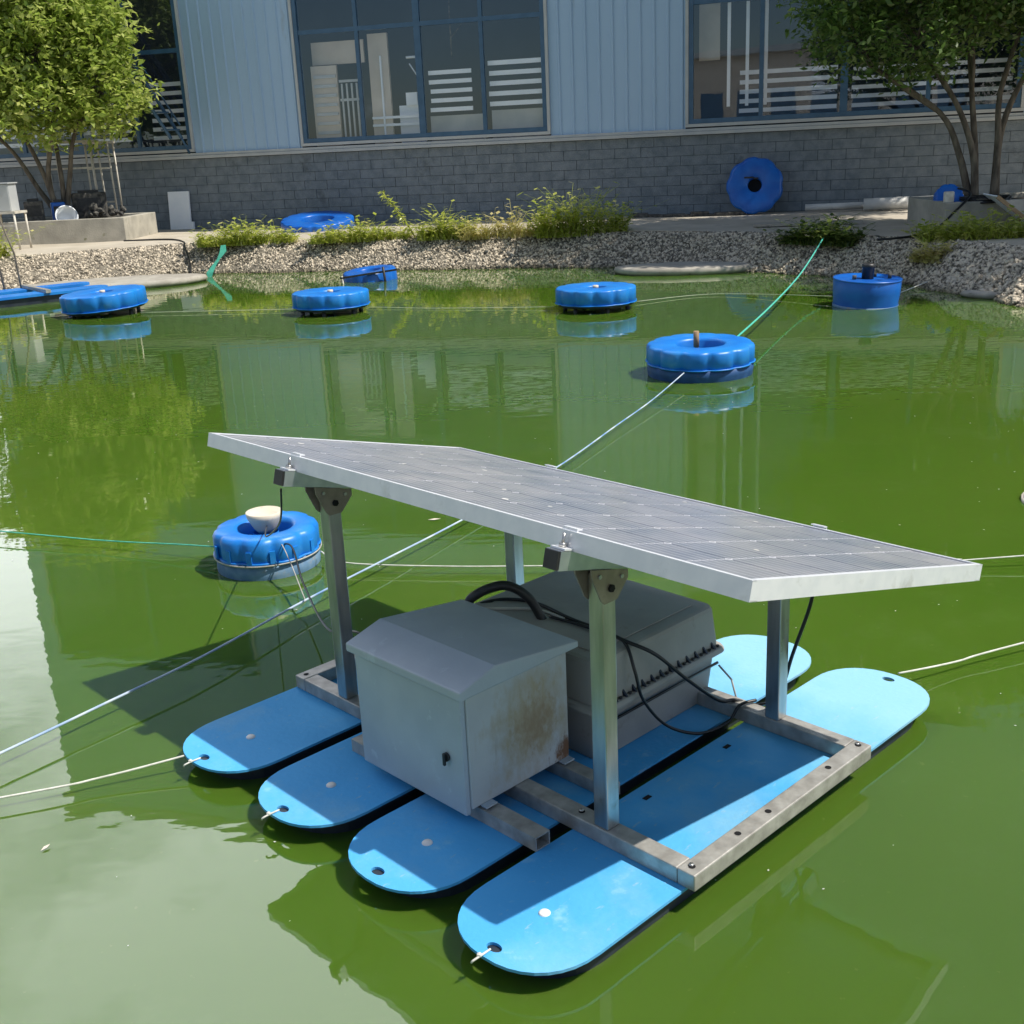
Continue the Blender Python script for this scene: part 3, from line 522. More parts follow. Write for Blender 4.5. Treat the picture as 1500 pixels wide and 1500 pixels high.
def scallop(N, depth, R0):
    def f(t, r, z):
        if r < R0 * .7: return 1
        return 1 - depth * (abs(math.cos(N * t / 2)) ** 9)
    return f
def ring_float(label, loc, Rr, h, z0=0.0, hole=.42, feet=False, centre=None, N=12, tilt=(0, 0), m='float', lower='float_low', cat='float ring', group='blue float rings on the pond', split=.62, rz=0):
    T = thing('float_ring', label, cat, loc, group=group, rot=(tilt[0], tilt[1], rz))
    zs = z0 + h * (1 - split); zt = z0 + h; b = min(.016 if feet else .022, h * .25); ri = Rr * hole
    prof = [(Rr * .985, zs), (Rr, zs + .004), (Rr, zt - b), (Rr - b * .35, zt - b * .35), (Rr - b, zt), (ri + b, zt), (ri + b * .35, zt - b * .3), (ri, zt - b), (ri * .96, zs - .02)]
    MB().rev(prof, 96, mod=scallop(N, .06, Rr)).build('shell', m, T)
    if not feet: MB().rev([(Rr * .97, z0 - .03), (Rr * .985, z0 + .01), (Rr * .985, zs - .004), (ri * .96, zs - .004), (ri * .96, z0 - .03)], 64).build('lower_shell', lower, T)
    MB().rev([(Rr * .98, zs - .006), (Rr * 1.022, zs - .006), (Rr * 1.022, zs + .003), (Rr * .98, zs + .003)], 72, close=True, mod=scallop(N, .045, Rr)).build('seam_flange', m, T)
    if feet:
        MB().rev([(ri * .96, zs - .03), (Rr * .93, zs - .03), (Rr * .95, zs - .007), (ri * .96, zs - .007)], 48, close=True).build('base_ring', 'hull', T)
        for k in range(6):
            a = k * math.pi / 3 + .4; MB().tube([(Rr * .78 * math.cos(a), Rr * .78 * math.sin(a), -.1), (Rr * .78 * math.cos(a), Rr * .78 * math.sin(a), z0 + .01)], .022, 8).build('foot', 'black', T)
        MB().rev([(0, -.06), (Rr * .3, -.06), (Rr * .32, .02), (Rr * .3, z0 + .02)], 20, c=(Rr * .35, 0, 0)).build('pump_body', 'slab', T)
    if centre == 'pump':
        MB().rev([(0, zt - .02), (ri * .5, zt - .02), (ri * .55, zt - .05), (ri * .5, z0 - .02)], 20).build('pump_cap', 'float_low', T)
        MB().tube([(0, 0, zt - .02), (.0, 0, zt + .012)], .03, 8).build('nozzle', 'bowl', T)
    return T
# the ring nearest the raft, with the cream bowl
A = ring_float('smallest blue float ring with a cream bowl pump in its centre, left of the raft', (-1.005, 4.44, 0), .212, .165, z0=.0, hole=.50, split=.58, lower='float_dirty', N=10)
MB().rev([(.0, .05), (.062, .05), (.060, .10), (.050, .137)], 24).build('pump_housing', 'float', A)
MB().rev([(.0, .138), (.034, .138), (.046, .155), (.070, .200), (.074, .222), (.069, .224), (.05, .208), (.0, .202)], 32).build('bowl', 'bowl', A)
for a in (.4, 2.5, 4.6): MB().tube([(.06 * math.cos(a), .06 * math.sin(a), .10), (.118 * math.cos(a), .118 * math.sin(a), .10)], .007, 6).build('strut', 'steelw', A)
MB().rev([(.215, .058), (.2185, .058), (.2185, .064), (.215, .064)], 64, close=True).build('tie_strap', 'cable_w', A)
for a in np.linspace(-2.6, -.4, 6): MB().box(-.011, .011, -.004, .004, .068, .12, Matrix.Translation((.2125 * math.cos(a), .2125 * math.sin(a), 0)) @ Matrix.Rotation(a + math.pi / 2, 4, 'Z')).build('shell_rib', 'float', A)
Bq = ring_float('blue float ring with a wooden peg in its hole, tied to the long blue rope', (1.37, 7.98, .0), .375, .185, z0=.03, hole=.44, split=.66, tilt=(R(1.5), 0), N=12)
MB().tube([(-.02, -.02, -.02), (-.025, -.02, .16), (-.03, -.02, .20)], [.016, .016, .012], 8).tube([(-.03, -.02, .19), (-.032, -.02, .30)], .02, 8).build('wooden_peg', 'wood', Bq)
MB().rev([(0, .0), (.15, .0)], 24).build('inner_floor', 'float_low', Bq)
ring_float('raised blue float ring on black feet, in front of the rail crossed ring', (-1.79, 12.15, 0), .40, .165, z0=.055, hole=.25, feet=True, centre='pump', split=.86)
ring_float('raised blue float ring on black feet, in front of the flat grey slab', (.93, 11.45, 0), .40, .165, z0=.055, hole=.25, feet=True, centre='pump', split=.86, rz=.4)
ring_float('raised blue float ring on black feet, beside the moored blue pontoons', (-4.42, 12.95, 0), .46, .19, z0=.055, hole=.25, feet=True, centre='pump', split=.86, tilt=(R(1), R(-3)), rz=.2)
# white and dark one at the right edge of view
Wb = thing('float_bowl', 'cream white float dome half out of view at the right edge', 'float', (2.46, 4.72, 0))
MB().rev([(.0, .13), (.10, .125), (.17, .09), (.21, .03), (.215, -.02), (.19, -.1)], 36).build('dome', 'bowl', Wb)
MB().rev([(.205, -.005), (.23, -.005), (.23, .012), (.205, .012)], 36, close=True).build('rim', 'bowl', Wb)
# blue drum with motor
Dr = thing('motor_drum', 'flat topped blue drum with a black motor standing on it, near the right bank', 'drum float', (3.42, 10.85, 0), rot=(R(2), R(2), 0))
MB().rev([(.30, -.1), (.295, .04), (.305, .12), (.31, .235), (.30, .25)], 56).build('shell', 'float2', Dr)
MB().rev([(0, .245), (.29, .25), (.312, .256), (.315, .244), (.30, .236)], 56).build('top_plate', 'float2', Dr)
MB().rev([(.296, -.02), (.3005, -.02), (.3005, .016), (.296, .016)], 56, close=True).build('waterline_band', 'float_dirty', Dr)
MB().rev([(0, .25), (.055, .25), (.055, .345), (.062, .35), (.062, .375), (.045, .39), (0, .39)], 20).build('motor', 'black', Dr)
MB().tube([(-.14, -.05, .25), (-.14, -.05, .285)], .02, 8).tube([(.2, -.02, .25), (.2, -.02, .30)], .018, 8).tube([(.1, .1, .25), (.1, .1, .28)], .016, 8).build('bolt_post', 'junk', Dr)
# blue float box with black rail
Fb = thing('float_ring', 'blue float ring crossed by a black rail and post, close under the far bank', 'float ring', (-1.70, 15.2, .0), rot=(R(3), R(-5), R(10)))
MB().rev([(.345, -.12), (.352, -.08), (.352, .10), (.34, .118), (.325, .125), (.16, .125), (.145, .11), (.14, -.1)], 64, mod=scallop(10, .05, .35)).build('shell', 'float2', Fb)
MB().box(-.40, .33, -.37, -.345, .118, .140).build('rail', 'black', Fb); MB().tube([(.16, -.375, -.2), (.16, -.375, .19)], .016, 6).build('rail_post', 'black', Fb)
MB().tube([(-.37, -.36, -.2), (-.37, -.36, .15)], .010, 6).build('rail_post', 'steelw', Fb)

# ring leaning on the wall, ring lying behind the weeds, small one by the planter
lean = wall_pt(4.24, -.42, .40)
Lr = thing('float_ring', 'blue scalloped float ring standing on edge against the block wall', 'float ring', lean, rot=(R(78), 0, TH + .05))
r_ = .42
for k in [0]:
    MB().rev([(r_ * .90, -.09), (r_ * .92, -.08), (r_ * .92, .06), (r_ * .88, .085), (.13, .09), (.11, .08), (.105, -.02)], 96, c=(0, r_, 0), mod=None).build('lower_rim', 'float2', Lr)
def ring_mesh(Rr, c, N=9):
    mb = MB(); mb.rev([(Rr * .96, -.02), (Rr * 1.02, 0), (Rr * 1.03, .06), (Rr * .97, .10), (Rr * .9, .112), (Rr * .30, .118), (Rr * .25, .10), (Rr * .24, 0)], 108, c=c, mod=lambda t, r, z: 1 if r < Rr * .5 else 1 - .05 * (abs(math.cos(N * t / 2)) ** 4)); return mb
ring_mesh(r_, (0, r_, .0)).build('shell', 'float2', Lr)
MB().rev([(0, .0), (.11, .0)], 24, c=(0, r_, .03)).build('centre_hole', 'dark', Lr)
MB().box(-.16, -.02, r_ + .10, r_ + .125, .117, .127, Matrix.Rotation(R(0), 4, 'Z')).box(-.02, .05, r_ + .085, r_ + .11, .117, .126).build('handle', 'black', Lr)
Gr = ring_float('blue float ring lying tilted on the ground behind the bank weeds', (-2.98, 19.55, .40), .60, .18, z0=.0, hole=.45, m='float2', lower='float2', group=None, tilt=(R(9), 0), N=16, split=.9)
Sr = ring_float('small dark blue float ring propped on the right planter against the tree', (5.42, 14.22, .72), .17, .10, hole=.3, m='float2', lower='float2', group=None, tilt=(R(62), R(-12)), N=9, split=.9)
tag(MB().rev([(0, .13), (.05, .13), (.06, .12), (.06, .02), (.055, 0)], 20, c=(5.27, 13.8, .71)).build('metal_can', 'steelw'), 'short bright metal can on the right planter edge', 'can')
for i, (p, q, r, l_) in enumerate((((2.5 + 2.1, -1.6), 0, 0, 0),)[:0]): pass
# pipes lying on the ground
def lying(name, a, b, r, m, label, cat, g=None): return tag(MB().tube([a, b], r, 12).build(name, m), label, cat, g)
lying('pipe', wall_pt(5.0, -.35, .47), wall_pt(5.95, -.35, .48), .05, 'pipe', 'thinnest white pipe, farthest left of those lying along the wall foot', 'pipe')
lying('pipe', wall_pt(5.85, -.55, .50), wall_pt(6.5, -.55, .51), .09, 'pipe', 'thick grey white pipe lying by the wall, middle of the three', 'pipe')
lying('pipe', wall_pt(6.52, -.55, .51), wall_pt(7.3, -.55, .52), .085, 'pipe', 'thick grey white pipe by the wall, nearest the right planter', 'pipe')
tag(MB().box(-.7, .7, -.12, .12, 0, .035, Matrix.Translation((4.1, 15.6, .40)) @ Matrix.Rotation(-.25, 4, 'Z')).build('flat_board', 'slab'), 'flat grey board lying on the concrete in front of the pipes', 'board')
# dark sheeting along the wall foot
mb = MB(); g0 = wall_pt(2.3, -.45, .40)
for i in range(9):
    x = 2.45 + i * .19; p = wall_pt(x, -.38 - .05 * random.random(), .40)
    mb.box(-.14, .14, -.07, .07, 0, random.uniform(.02, .07), Matrix.Translation(p) @ Matrix.Rotation(TH + random.uniform(-.4, .4), 4, 'Z'))
tag(mb.build('scrap_strip', 'junk', None, .005), 'dark scrap strips lying along the wall foot left of the standing ring', 'scrap')

# board and cable coil on the right planter
Bd = thing('tilted_board', 'white topped board with a wooden edge propped at the right edge of view', 'board', (5.72, 13.15, .42), rot=(R(0), R(38), R(-8)))
MB().box(-.35, .3, 0, .6, .2, .215).build('panel', 'slat', Bd); MB().box(-.35, .3, -.03, -.002, .18, .222).build('wood_edge', 'wood', Bd); MB().box(.0, .04, .02, .06, -.4, .18).build('prop', 'wood', Bd)
coil = []
for i in range(80):
    a = i * .32; rr = .27 + .02 * math.sin(i * .7); coil.append((5.72 + rr * math.cos(a), 13.85 + rr * .75 * math.sin(a), .745 + .015 * math.sin(a * 1.3) + (.0 if math.sin(a) > -.6 else -.03)))
cable('cable_coil', coil, .011, 'cable', 'loose black cable coil hanging over the right planter rim', 'cable', k=2)
cable('hose', [(5.45, 14.0, .86), (5.5, 13.75, .80), (5.25, 13.55, .62), (4.95, 13.35, .44), (4.6, 13.1, .41), (4.2, 13.0, .40)], .014, 'cable', 'thin black hose running off the right planter to the bank', 'hose')

# flat slabs at the waterline
def slab(label, c, rx, ry, z0, z1, rz):
    pts = []; n = 40
    prof = [(.86, z0), (.97, z0 + .02), (1.0, (z0 + z1) / 2), (.98, z1 - .01), (.93, z1), (.5, z1 + .006), (.0, z1 + .008)]
    mb = MB().rev(prof, 48); mb.v = [(x * rx * (1 + .03 * math.sin(5 * math.atan2(y, x))), y * ry, z) for x, y, z in mb.v]
    o = mb.build('stone_slab', 'slab'); o.location = (c[0], c[1], 0); o.rotation_euler = (0, 0, rz); return tag(o, label, 'slab')
slab('flat oval grey concrete slab jutting from the far bank into the water', (2.28, 14.35), .88, .42, -.02, .085, -.16)
slab('pale flat slab at the left waterline behind the blue pontoons', (-5.25, 15.75), 1.25, .55, -.02, .09, .22)
slab('small pale flat stone at the waterline on the right edge of view', (4.95, 10.95), .55, .25, -.02, .05, -.3)

# green strip hanging down the bank
gp = [(-3.98, 17.05, .36), (-3.97, 16.95, .28), (-4.02, 16.86, .19), (-4.08, 16.76, .10), (-4.12, 16.64, .02), (-4.12, 16.6, -.05)]
mb = MB(); vs = []
for i, p in enumerate(gp): wv = .035 + .015 * math.sin(i * 2); vs += [(p[0] - wv, p[1] - .06, p[2] + .03), (p[0] + wv, p[1] - .06, p[2] + .035)]
mb.add(vs, [(2 * i, 2 * i + 1, 2 * i + 3, 2 * i + 2) for i in range(len(gp) - 1)])
o = mb.build('net_strip', 'net'); sd = o.modifiers.new('thick', 'SOLIDIFY'); sd.thickness = .006
tag(o, 'green net strip hanging down the pebbled bank into the water', 'strip')

# moored blue pontoons, far left
def stadium(x0, x1, hw, n=14, p=2.3):
    out = []
    for k in range(n + 1):
        a = -math.pi / 2 + math.pi * k / n; c, s_ = math.cos(a), math.sin(a)
        out.append((x1 + hw * abs(c) ** (2 / p), hw * math.copysign(abs(s_) ** (2 / p), s_)))
    for k in range(n + 1):
        a = math.pi / 2 + math.pi * k / n; c, s_ = math.cos(a), math.sin(a)
        out.append((x0 - hw * abs(c) ** (2 / p), hw * math.copysign(abs(s_) ** (2 / p), s_)))
    return out
Pn = thing('pontoon_raft', 'pair of moored blue pontoon boards with a grey frame on the far left', 'raft', (-6.1, 14.35, .06), R(50 - 12))
for i, y in enumerate((-.25, .42)):
    MB().prism(stadium(-1.1, 1.0, .17), 'z', .03, .06, Matrix.Translation((0, y, 0))).build('deck', 'float', Pn)
    MB().prism(stadium(-1.08, .98, .14), 'z', -.14, .028, Matrix.Translation((0, y, 0))).build('hull', 'hull', Pn)
for x in (-.5, .35): MB().box(x, x + .06, -.45, .6, .062, .10).build('cross_rail', 'galv', Pn)
for x, y, dx in ((-6.14, 14.98, -.1), (-6.32, 14.9, -.12)):
    tag(MB().tube([(x, y, -.2), (x + dx * .5, y + .05, .55), (x + dx * 2.2, y + .1, 1.15)], [.014, .013, .011], 6).build('mooring_pole', 'bark'), 'thin brown pole stuck in the water behind the blue pontoons, %s one' % ('right' if dx == -.1 else 'left'), 'pole', 'poles behind the pontoons')

# metal trestles, cabinet and scrap at the left planter
def frame_stand(label, loc, w_, d_, h_, rz, m='steelw', bars=2):
    T = thing('metal_trestle', label, 'trestle', loc, rz)
    for x in (0, w_):
        for y in (0, d_): MB().tube([(x, y, 0), (x * .96 + .02 * w_, y, h_)], .017, 6).build('leg', m, T)
    for j in range(bars):
        z = h_ * (j + .45) / (bars + .2); MB().box(0, w_, -.01, .01, z, z + .03).build('crossbar', m, T)
    MB().box(-.02, w_ + .02, -.02, d_ + .02, h_, h_ + .035).build('top_bar', m, T)
    return T
frame_stand('low pale steel trestle holding up the grey cabinet at the left edge', (-7.75, 18.1, .38), .42, .35, .55, -.1)
frame_stand('tall rusty pale steel trestle standing in the planter behind the left tree', (-7.55, 20.35, .70), .75, .4, 1.25, .0)
frame_stand('tall narrow pale steel trestle standing against the wall right of the left tree', (-6.95, 20.5, .70), .40, .3, 1.22, .0)
K = thing('electric_cabinet', 'small pale grey cabinet standing on a trestle at the left edge', 'cabinet', (-7.74, 18.15, .966), -.1)
MB().box(0, .36, 0, .25, 0, .40).build('body', 'trim', K, .006); MB().box(.01, .35, -.012, -.001, .01, .39).build('door', 'trim', K, .003); MB().box(-.02, .38, -.03, .27, .402, .42).build('lid', 'trim', K, .003)
for i, (x, y, z, s, m, lb) in enumerate(((-6.65, 19.75, .86, .13, 'junk', 'dark rubble heap on the left planter, right of the stems'), (-6.35, 19.8, .84, .11, 'junk', 'smallest dark rubble lump at the right end of the left planter'))):
    v = iv * np.array([s * 1.6, s, s]) ; mb = MB()
    for k in range(9):
        q = np.array(Euler((k, k * 2, k * 3)).to_matrix()); vv = (iv * np.array([s * .6, s * .45, s * .4])) @ q.T * rng.uniform(.8, 1.2, (12, 1)) + rng.uniform(-1, 1, 3) * np.array([s * 1.2, s * .5, s * .5]) + np.array([x, y, z]); mb.add([tuple(a) for a in vv], [tuple(f) for f in ifc])
    tag(mb.build('rubble_heap', m), lb, 'rubble')
for x, y, z, sx, sy, sz, m, lb, nm in ((-7.28, 19.75, .72, .22, .18, .30, 'float2', 'small dark blue canister between the stems of the left tree', 'canister'), (-7.62, 19.6, .72, .30, .22, .34, 'junk', 'black plastic crate left of the stems of the left tree', 'crate'), (-6.9, 20.2, .72, .55, .3, .42, 'junk', 'large dark machine casing behind the left tree', 'machine')):
    o = MB().box(-sx / 2, sx / 2, -sy / 2, sy / 2, 0, sz).build(nm, m, None, .02); o.location = (x, y, z); o.rotation_euler = (0, 0, random.uniform(-.5, .5)); tag(o, lb, nm)
    MB().box(-sx * .35, sx * .35, -sy * .52, -sy * .502, sz * .3, sz * .8).build('front_plate', 'black', o); MB().box(-sx * .3, sx * .3, -sy * .2, sy * .2, sz + .001, sz + .04).build('top_handle', 'black', o)
o = MB().rev([(0, 0), (.13, 0), (.17, .22), (.18, .23), (.165, .23), (.13, .02), (0, .02)], 24).build('white_tub', 'slat'); o.location = (-7.12, 19.55, .73); o.rotation_euler = (R(70), 0, .5)
tag(o, 'white plastic tub tipped over between the stems of the left tree', 'tub')

# ------------------------------------------------------------------ weeds on the bank
def weeds(label, c, w_, d_, h_, n, m, broad=.5, name='weed_clump', rz=0, nl=5):
    V = []; F = []; T = []; k = 0
    for _ in range(n):
        a = random.gauss(0, .5); x = random.uniform(-w_, w_); y = random.uniform(-d_, d_); hh = h_ * random.uniform(.35, 1.25) * (1 - .45 * abs(x) / w_) * (.65 + .6 * abs(math.sin(x * 9 + w_ * 20)))
        p0 = np.array([x, y, -.02]); bend = np.array([random.gauss(0, .6), random.gauss(-.25, .45), 0]) * hh
        wd = .008
        if random.random() > broad:            # grass blade, arching
            wd = random.uniform(.006, .012); sd = np.array([math.cos(a), math.sin(a), 0]) * wd; prev = None
            for j in range(4):
                f = j / 3; q = p0 + np.array([0, 0, hh]) * (f - .35 * f * f * 1.2) + bend * f * f * 1.5; ww = sd * (1 - .85 * f); V += [q - ww, q + ww]
                if j: F.append((k + 2 * j - 2, k + 2 * j - 1, k + 2 * j + 1, k + 2 * j)); T.append(random.random())
            k += 8
        else:                                  # stem with leaves
            V += [p0 + np.array([-.004, 0, 0]), p0 + np.array([.004, 0, 0]), p0 + np.array([.003, 0, hh * .5]) + bend * .25, p0 + np.array([-.003, 0, hh * .5]) + bend * .25, p0 + np.array([.002, 0, hh]) + bend, p0 + np.array([-.002, 0, hh]) + bend]; F += [(k, k + 1, k + 2, k + 3), (k + 3, k + 2, k + 4, k + 5)]; T += [.5, .5]; k += 6
            for j in range(nl):
                f = (j + 1) / nl; q = p0 + np.array([0, 0, hh]) * f + bend * f * f
                an = random.uniform(0, 6.28); L_ = random.uniform(.06, .12); dv = np.array([math.cos(an), math.sin(an), random.uniform(-.3, .5)]) * L_; sv = np.array([-math.sin(an), math.cos(an), 0]) * L_ * .3
                V += [q, q + dv * .5 + sv, q + dv, q + dv * .5 - sv]; F.append((k, k + 1, k + 2, k + 3)); T.append(random.random()); k += 4
    o = npmesh(name, np.array(V), np.array(F), m, None, T); o.location = c; o.rotation_euler = (0, 0, rz); return tag(o, label, 'weeds')
def onbank(x, off, zoff=0):   # point on the far bank, above waterline, by x
    best = min((abs(bank(R(a / 4), off)[0] - x), a / 4) for a in range(4 * 20, 4 * 140)); t = R(best[1]); X, Y = bank(t, off); return (X, Y, bz(off) + zoff)
weeds('low yellow green grass clump above the green strip on the bank', onbank(-3.75, .8), .72, .26, .30, 900, 'weed', .25)
weeds('low green weeds on the bank left of the tall slanting stalk', onbank(-2.0, .8), .72, .28, .24, 850, 'weed', .3)
weeds('small round green weed tuft on the bank right of the tall slanting stalk', onbank(-.75, .8), .40, .2, .34, 420, 'weed', .4)
weeds('dry pale weeds arching over the middle of the bank', onbank(.1, .78), .66, .2, .34, 520, 'weed_y', .2)
weeds('tallest leafy bright weeds on the bank, right of the dry pale ones', onbank(1.15, .78), .62, .2, .50, 420, 'weed', .7, nl=7)
weeds('dark green drooping grass clump on the shaded right bank', onbank(3.85, .6), .5, .22, .26, 900, 'weed_d', .3, rz=-.9)
weeds('small yellow grass tuft hanging on the right bank below the dark clump', onbank(4.6, .4), .18, .15, .22, 220, 'weed_y', .2, rz=-.9)
weeds('yellow green grass strip along the front of the right planter', (5.25, 12.9, .39), .62, .3, .24, 900, 'weed', .35, rz=-.15)
weeds('yellow green weeds at the far left edge of the bank', (-7.45, 16.7, .36), .4, .35, .50, 600, 'weed', .5)
sk = thing('weed_stalk', 'tall slanting grass stalk rising above the bank weeds', 'plant', onbank(-1.22, .85))
MB().tube(spline([(0, 0, 0), (-.12, 0, .22), (-.28, 0, .46), (-.44, 0, .66)], 5), [.014 - .0007 * i for i in range(16)], 5).build('stem', 'weed_y', sk)
me_ = [Vector((-.12 - .32 * f, 0, .22 + .44 * f)) for f in np.linspace(0, 1, 26)]
leaves(np.array([tuple(p) for p in me_]), .10, 'weed', 'foliage', sk, jitter=.01, per=4, aspect=5)

# ------------------------------------------------------------------ ropes on the pond
cable('rope', [(1.20, 7.62, .075), (.9, 6.95, .05), (.61, 6.35, .04), (.22, 5.53, .035), (-.24, 4.73, .04), (-.52, 4.26, .05), (-.76, 3.87, .055), (-1.02, 3.41, .06), (-1.25, 3.10, .055), (-1.45, 2.84, .05), (-1.75, 2.45, .05), (-3.2, .95, .3)], .0042, 'rope_b', 'long blue and white rope from the pegged ring passing under the panel to the left', 'rope')
cable('rope', [(1.62, 8.16, .17), (2.3, 9.85, .18), (3.0, 11.6, .24), (3.75, 13.55, .40)], .008, 'rope_g', 'green rope from the pegged ring up to the right bank', 'rope')
cable('rope', [(-.90, 2.79, .05), (-1.13, 2.72, .03), (-1.37, 2.64, .03), (-2.6, 2.3, .03), (-4.8, 1.2, .3)], .0032, 'rope_w', 'thin white rope from the left corner float to the left', 'rope')
cable('rope', [(1.12, 3.07, .05), (1.33, 3.17, .03), (1.58, 3.27, .035), (3.0, 3.8, .05), (5.6, 4.8, .3)], .0032, 'rope_w', 'thin white rope from the right tip of the near float', 'rope')
cable('rope', [(-1.24, 4.5, .06), (-1.4, 4.58, .05), (-1.78, 4.73, .035), (-2.31, 4.92, .04), (-6, 6.3, .06)], .003, 'rope_g', 'thin pale green rope from the cream bowl ring to the left', 'rope')
cable('rope', [(-.78, 4.38, .06), (-.67, 4.3, .035), (-.28, 4.22, .03), (.12, 4.17, .03), (1.0, 4.08, .03), (1.65, 4.02, .035), (1.90, 4.01, .04), (5.5, 3.9, .2)], .0032, 'rope_w', 'thin white rope running behind the raft from the cream bowl ring to the right', 'rope')
cable('rope', [(-3.97, 12.71, .02), (-2.29, 12.4, .02), (-1.44, 12.3, .015), (-.68, 11.99, .01), (.52, 11.6, .02)], .0022, 'rope_w', 'thin pale rope between the three raised rings', 'rope')
cable('rope', [(1.35, 11.7, .02), (2.24, 12.03, .015), (3.2, 11.2, .05)], .0022, 'rope_w', 'thin pale rope between the right raised ring and the blue drum', 'rope')
cable('rope', [(3.7, 11.0, .05), (4.0, 11.5, .02), (4.4, 11.9, .06)], .006, 'rope_w', 'thin pale rope from the blue drum to the right bank', 'rope')
cable('drain_hose', [(-6.0, 18.9, .40), (-5.2, 18.6, .41), (-4.85, 18.1, .395), (-4.7, 17.6, .36), (-4.55, 17.2, .16), (-4.5, 17.0, .0)], .016, 'cable', 'dark thin hose snaking over the concrete and down the left bank', 'hose')

# ================================================================== THE RAFT  (x along the floats, y away from the viewer)
RL = (-.077, 1.932, .055); RY = .7594
raft = thing('solar_raft', 'floating raft of four light blue boards with a steel frame and four posts', 'raft', RL, RY)
PIT, HWF = .3797, .166
def deck_board(parent, v, dark=False):
    bm = bmesh.new()
    def loop(pts, z): 
        vs = [bm.verts.new((x, y, z)) for x, y in pts]; return [bm.edges.new((vs[i], vs[(i + 1) % len(vs)])) for i in range(len(vs))]
    es = loop([(x, y + v) for x, y in stadium(.132, 1.462, HWF, 18, 2.25)], 0)
    for hx in (0.0, 1.589): es += loop([(hx + .0125 * math.cos(a), v + .019 * math.sin(a)) for a in np.linspace(0, 2 * math.pi, 17)[:-1]], 0)
    if 1:
        g = bmesh.ops.triangle_fill(bm, edges=es, use_beauty=True, use_dissolve=False)
        fs = [f for f in g['geom'] if isinstance(f, bmesh.types.BMFace)]
        ex = bmesh.ops.extrude_face_region(bm, geom=fs); vv = [e for e in ex['geom'] if isinstance(e, bmesh.types.BMVert)]; bmesh.ops.translate(bm, verts=vv, vec=(0, 0, -.007))
        bmesh.ops.recalc_face_normals(bm, faces=bm.faces)
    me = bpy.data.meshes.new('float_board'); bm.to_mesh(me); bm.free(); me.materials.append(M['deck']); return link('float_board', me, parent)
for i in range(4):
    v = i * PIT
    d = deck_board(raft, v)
    MB().prism([(x, y + v) for x, y in stadium(.150, 1.442, HWF - .010, 14, 2.15)], 'z', -.022, -.0075).prism([(x, y + v) for x, y in stadium(.165, 1.427, HWF - .022, 14, 2.15)], 'z', -.15, -.0225).build('hull', 'hull', d)
    MB().rev([(0, .004), (.010, .004), (.013, .001), (.013, -.002)], 16, c=(.1452, v, 0)).build('washer', 'white_rub', d)
    if i in (0, 1):
        for uu, vv_ in ((.62, -.10), (.95, -.11), (1.2, -.1)): MB().box(uu, uu + .022, v + .115, v + .127, .0005, .002).build('slot', 'dark', d)
rw = .048; RH = .041
yn, yf, uA, uB = -.1905, 1.3033, .409, 1.148
for nm, bx in (('frame_rail', (uA, uA + rw, yn + rw, yf - rw)), ('frame_rail', (uB - rw, uB, yn + rw, yf - rw)), ('frame_rail', (uA, uB, yn, yn + rw - .001)), ('frame_rail', (uA, uB, yf - rw + .001, yf))):
    o = MB().box(bx[0], bx[1], bx[2], bx[3], .0005, RH).build(nm, 'galv', raft, .003)
# short support beam under the cabinet: an open channel
bm_ = MB().box(.288, .334, .165, .86, .0005, .004).box(.288, .291, .165, .86, .004, .036).box(.331, .334, .165, .86, .004, .036).box(.291, .331, .165, .86, .033, .036)
bm_.build('support_beam', 'galv', raft); MB().box(.291, .331, .20, .21, .004, .033).build('beam_end_shade', 'dark', raft)  # black plate set inside paints the shade of the hollow open end
MB().box(.56, .60, .18, 1.0, .0005, .036).build('support_beam', 'galv', raft, .002)
for uu, vv in ((.433, -.165), (.433, .155), (1.125, -.165), (.433, 1.28), (.60, -.166), (.72, -.166), (.98, -.166)):
    MB().rev([(0, RH + .0008), (.008, RH + .0008)], 14, c=(uu, vv, 0)).build('bolt_hole', 'dark', raft)
    if (uu, vv) in ((.433, -.165), (1.125, -.165), (.433, .155)): MB().rev([(0, RH + .004), (.006, RH + .004), (.006, RH + .001)], 6, c=(uu + .003, vv + .004, 0)).build('bolt', 'post', raft)
SL = .26005
def under(u): return .7806 - SL * (u - .335) - .04
ps = .021
posts = [(.433, .077), (.433, 1.067), (1.120, .077), (1.120, 1.067)]
for pu, pv in posts:
    zt = under(pu) - .043 - .012
    MB().box(pu - ps, pu + ps, pv - ps, pv + ps, RH + .0005, zt).build('post', 'post', raft, .003)
    MB().box(pu - .035, pu + .035, pv - .035, pv + .035, RH + .0005, RH + .003).build('base_plate', 'post', raft) if 0 else None
    # gusset bracket, two plates and a top strap
    zb = under(pu) - .0435
    def top(u): return under(u) - .0435
    br = None
    for sy in (-1, 1):
        y0 = pv + sy * (ps + .0005); y1 = y0 + sy * .004
        poly = [(pu - .020, zt - .062), (pu + .020, zt - .062), (pu + .030, zt - .052), (pu + .058, top(pu + .058) - .018), (pu + .058, top(pu + .058)), (pu - .058, top(pu - .058)), (pu - .058, top(pu - .058) - .018), (pu - .030, zt - .052)]
        b_ = MB().prism(poly, 'y', min(y0, y1), max(y0, y1)).build('bracket', 'bracket', raft)
        MB().tube([(pu, y1, zt - .03), (pu, y1 + sy * .006, zt - .03)], .009, 6).build('bolt', 'dark', b_)
        for q in (-.035, .035): MB().tube([(pu + q, y1, top(pu + q) - .015), (pu + q, y1 + sy * .004, top(pu + q) - .015)], .005, 6).build('bolt', 'post', b_)
tilt = math.atan(SL)
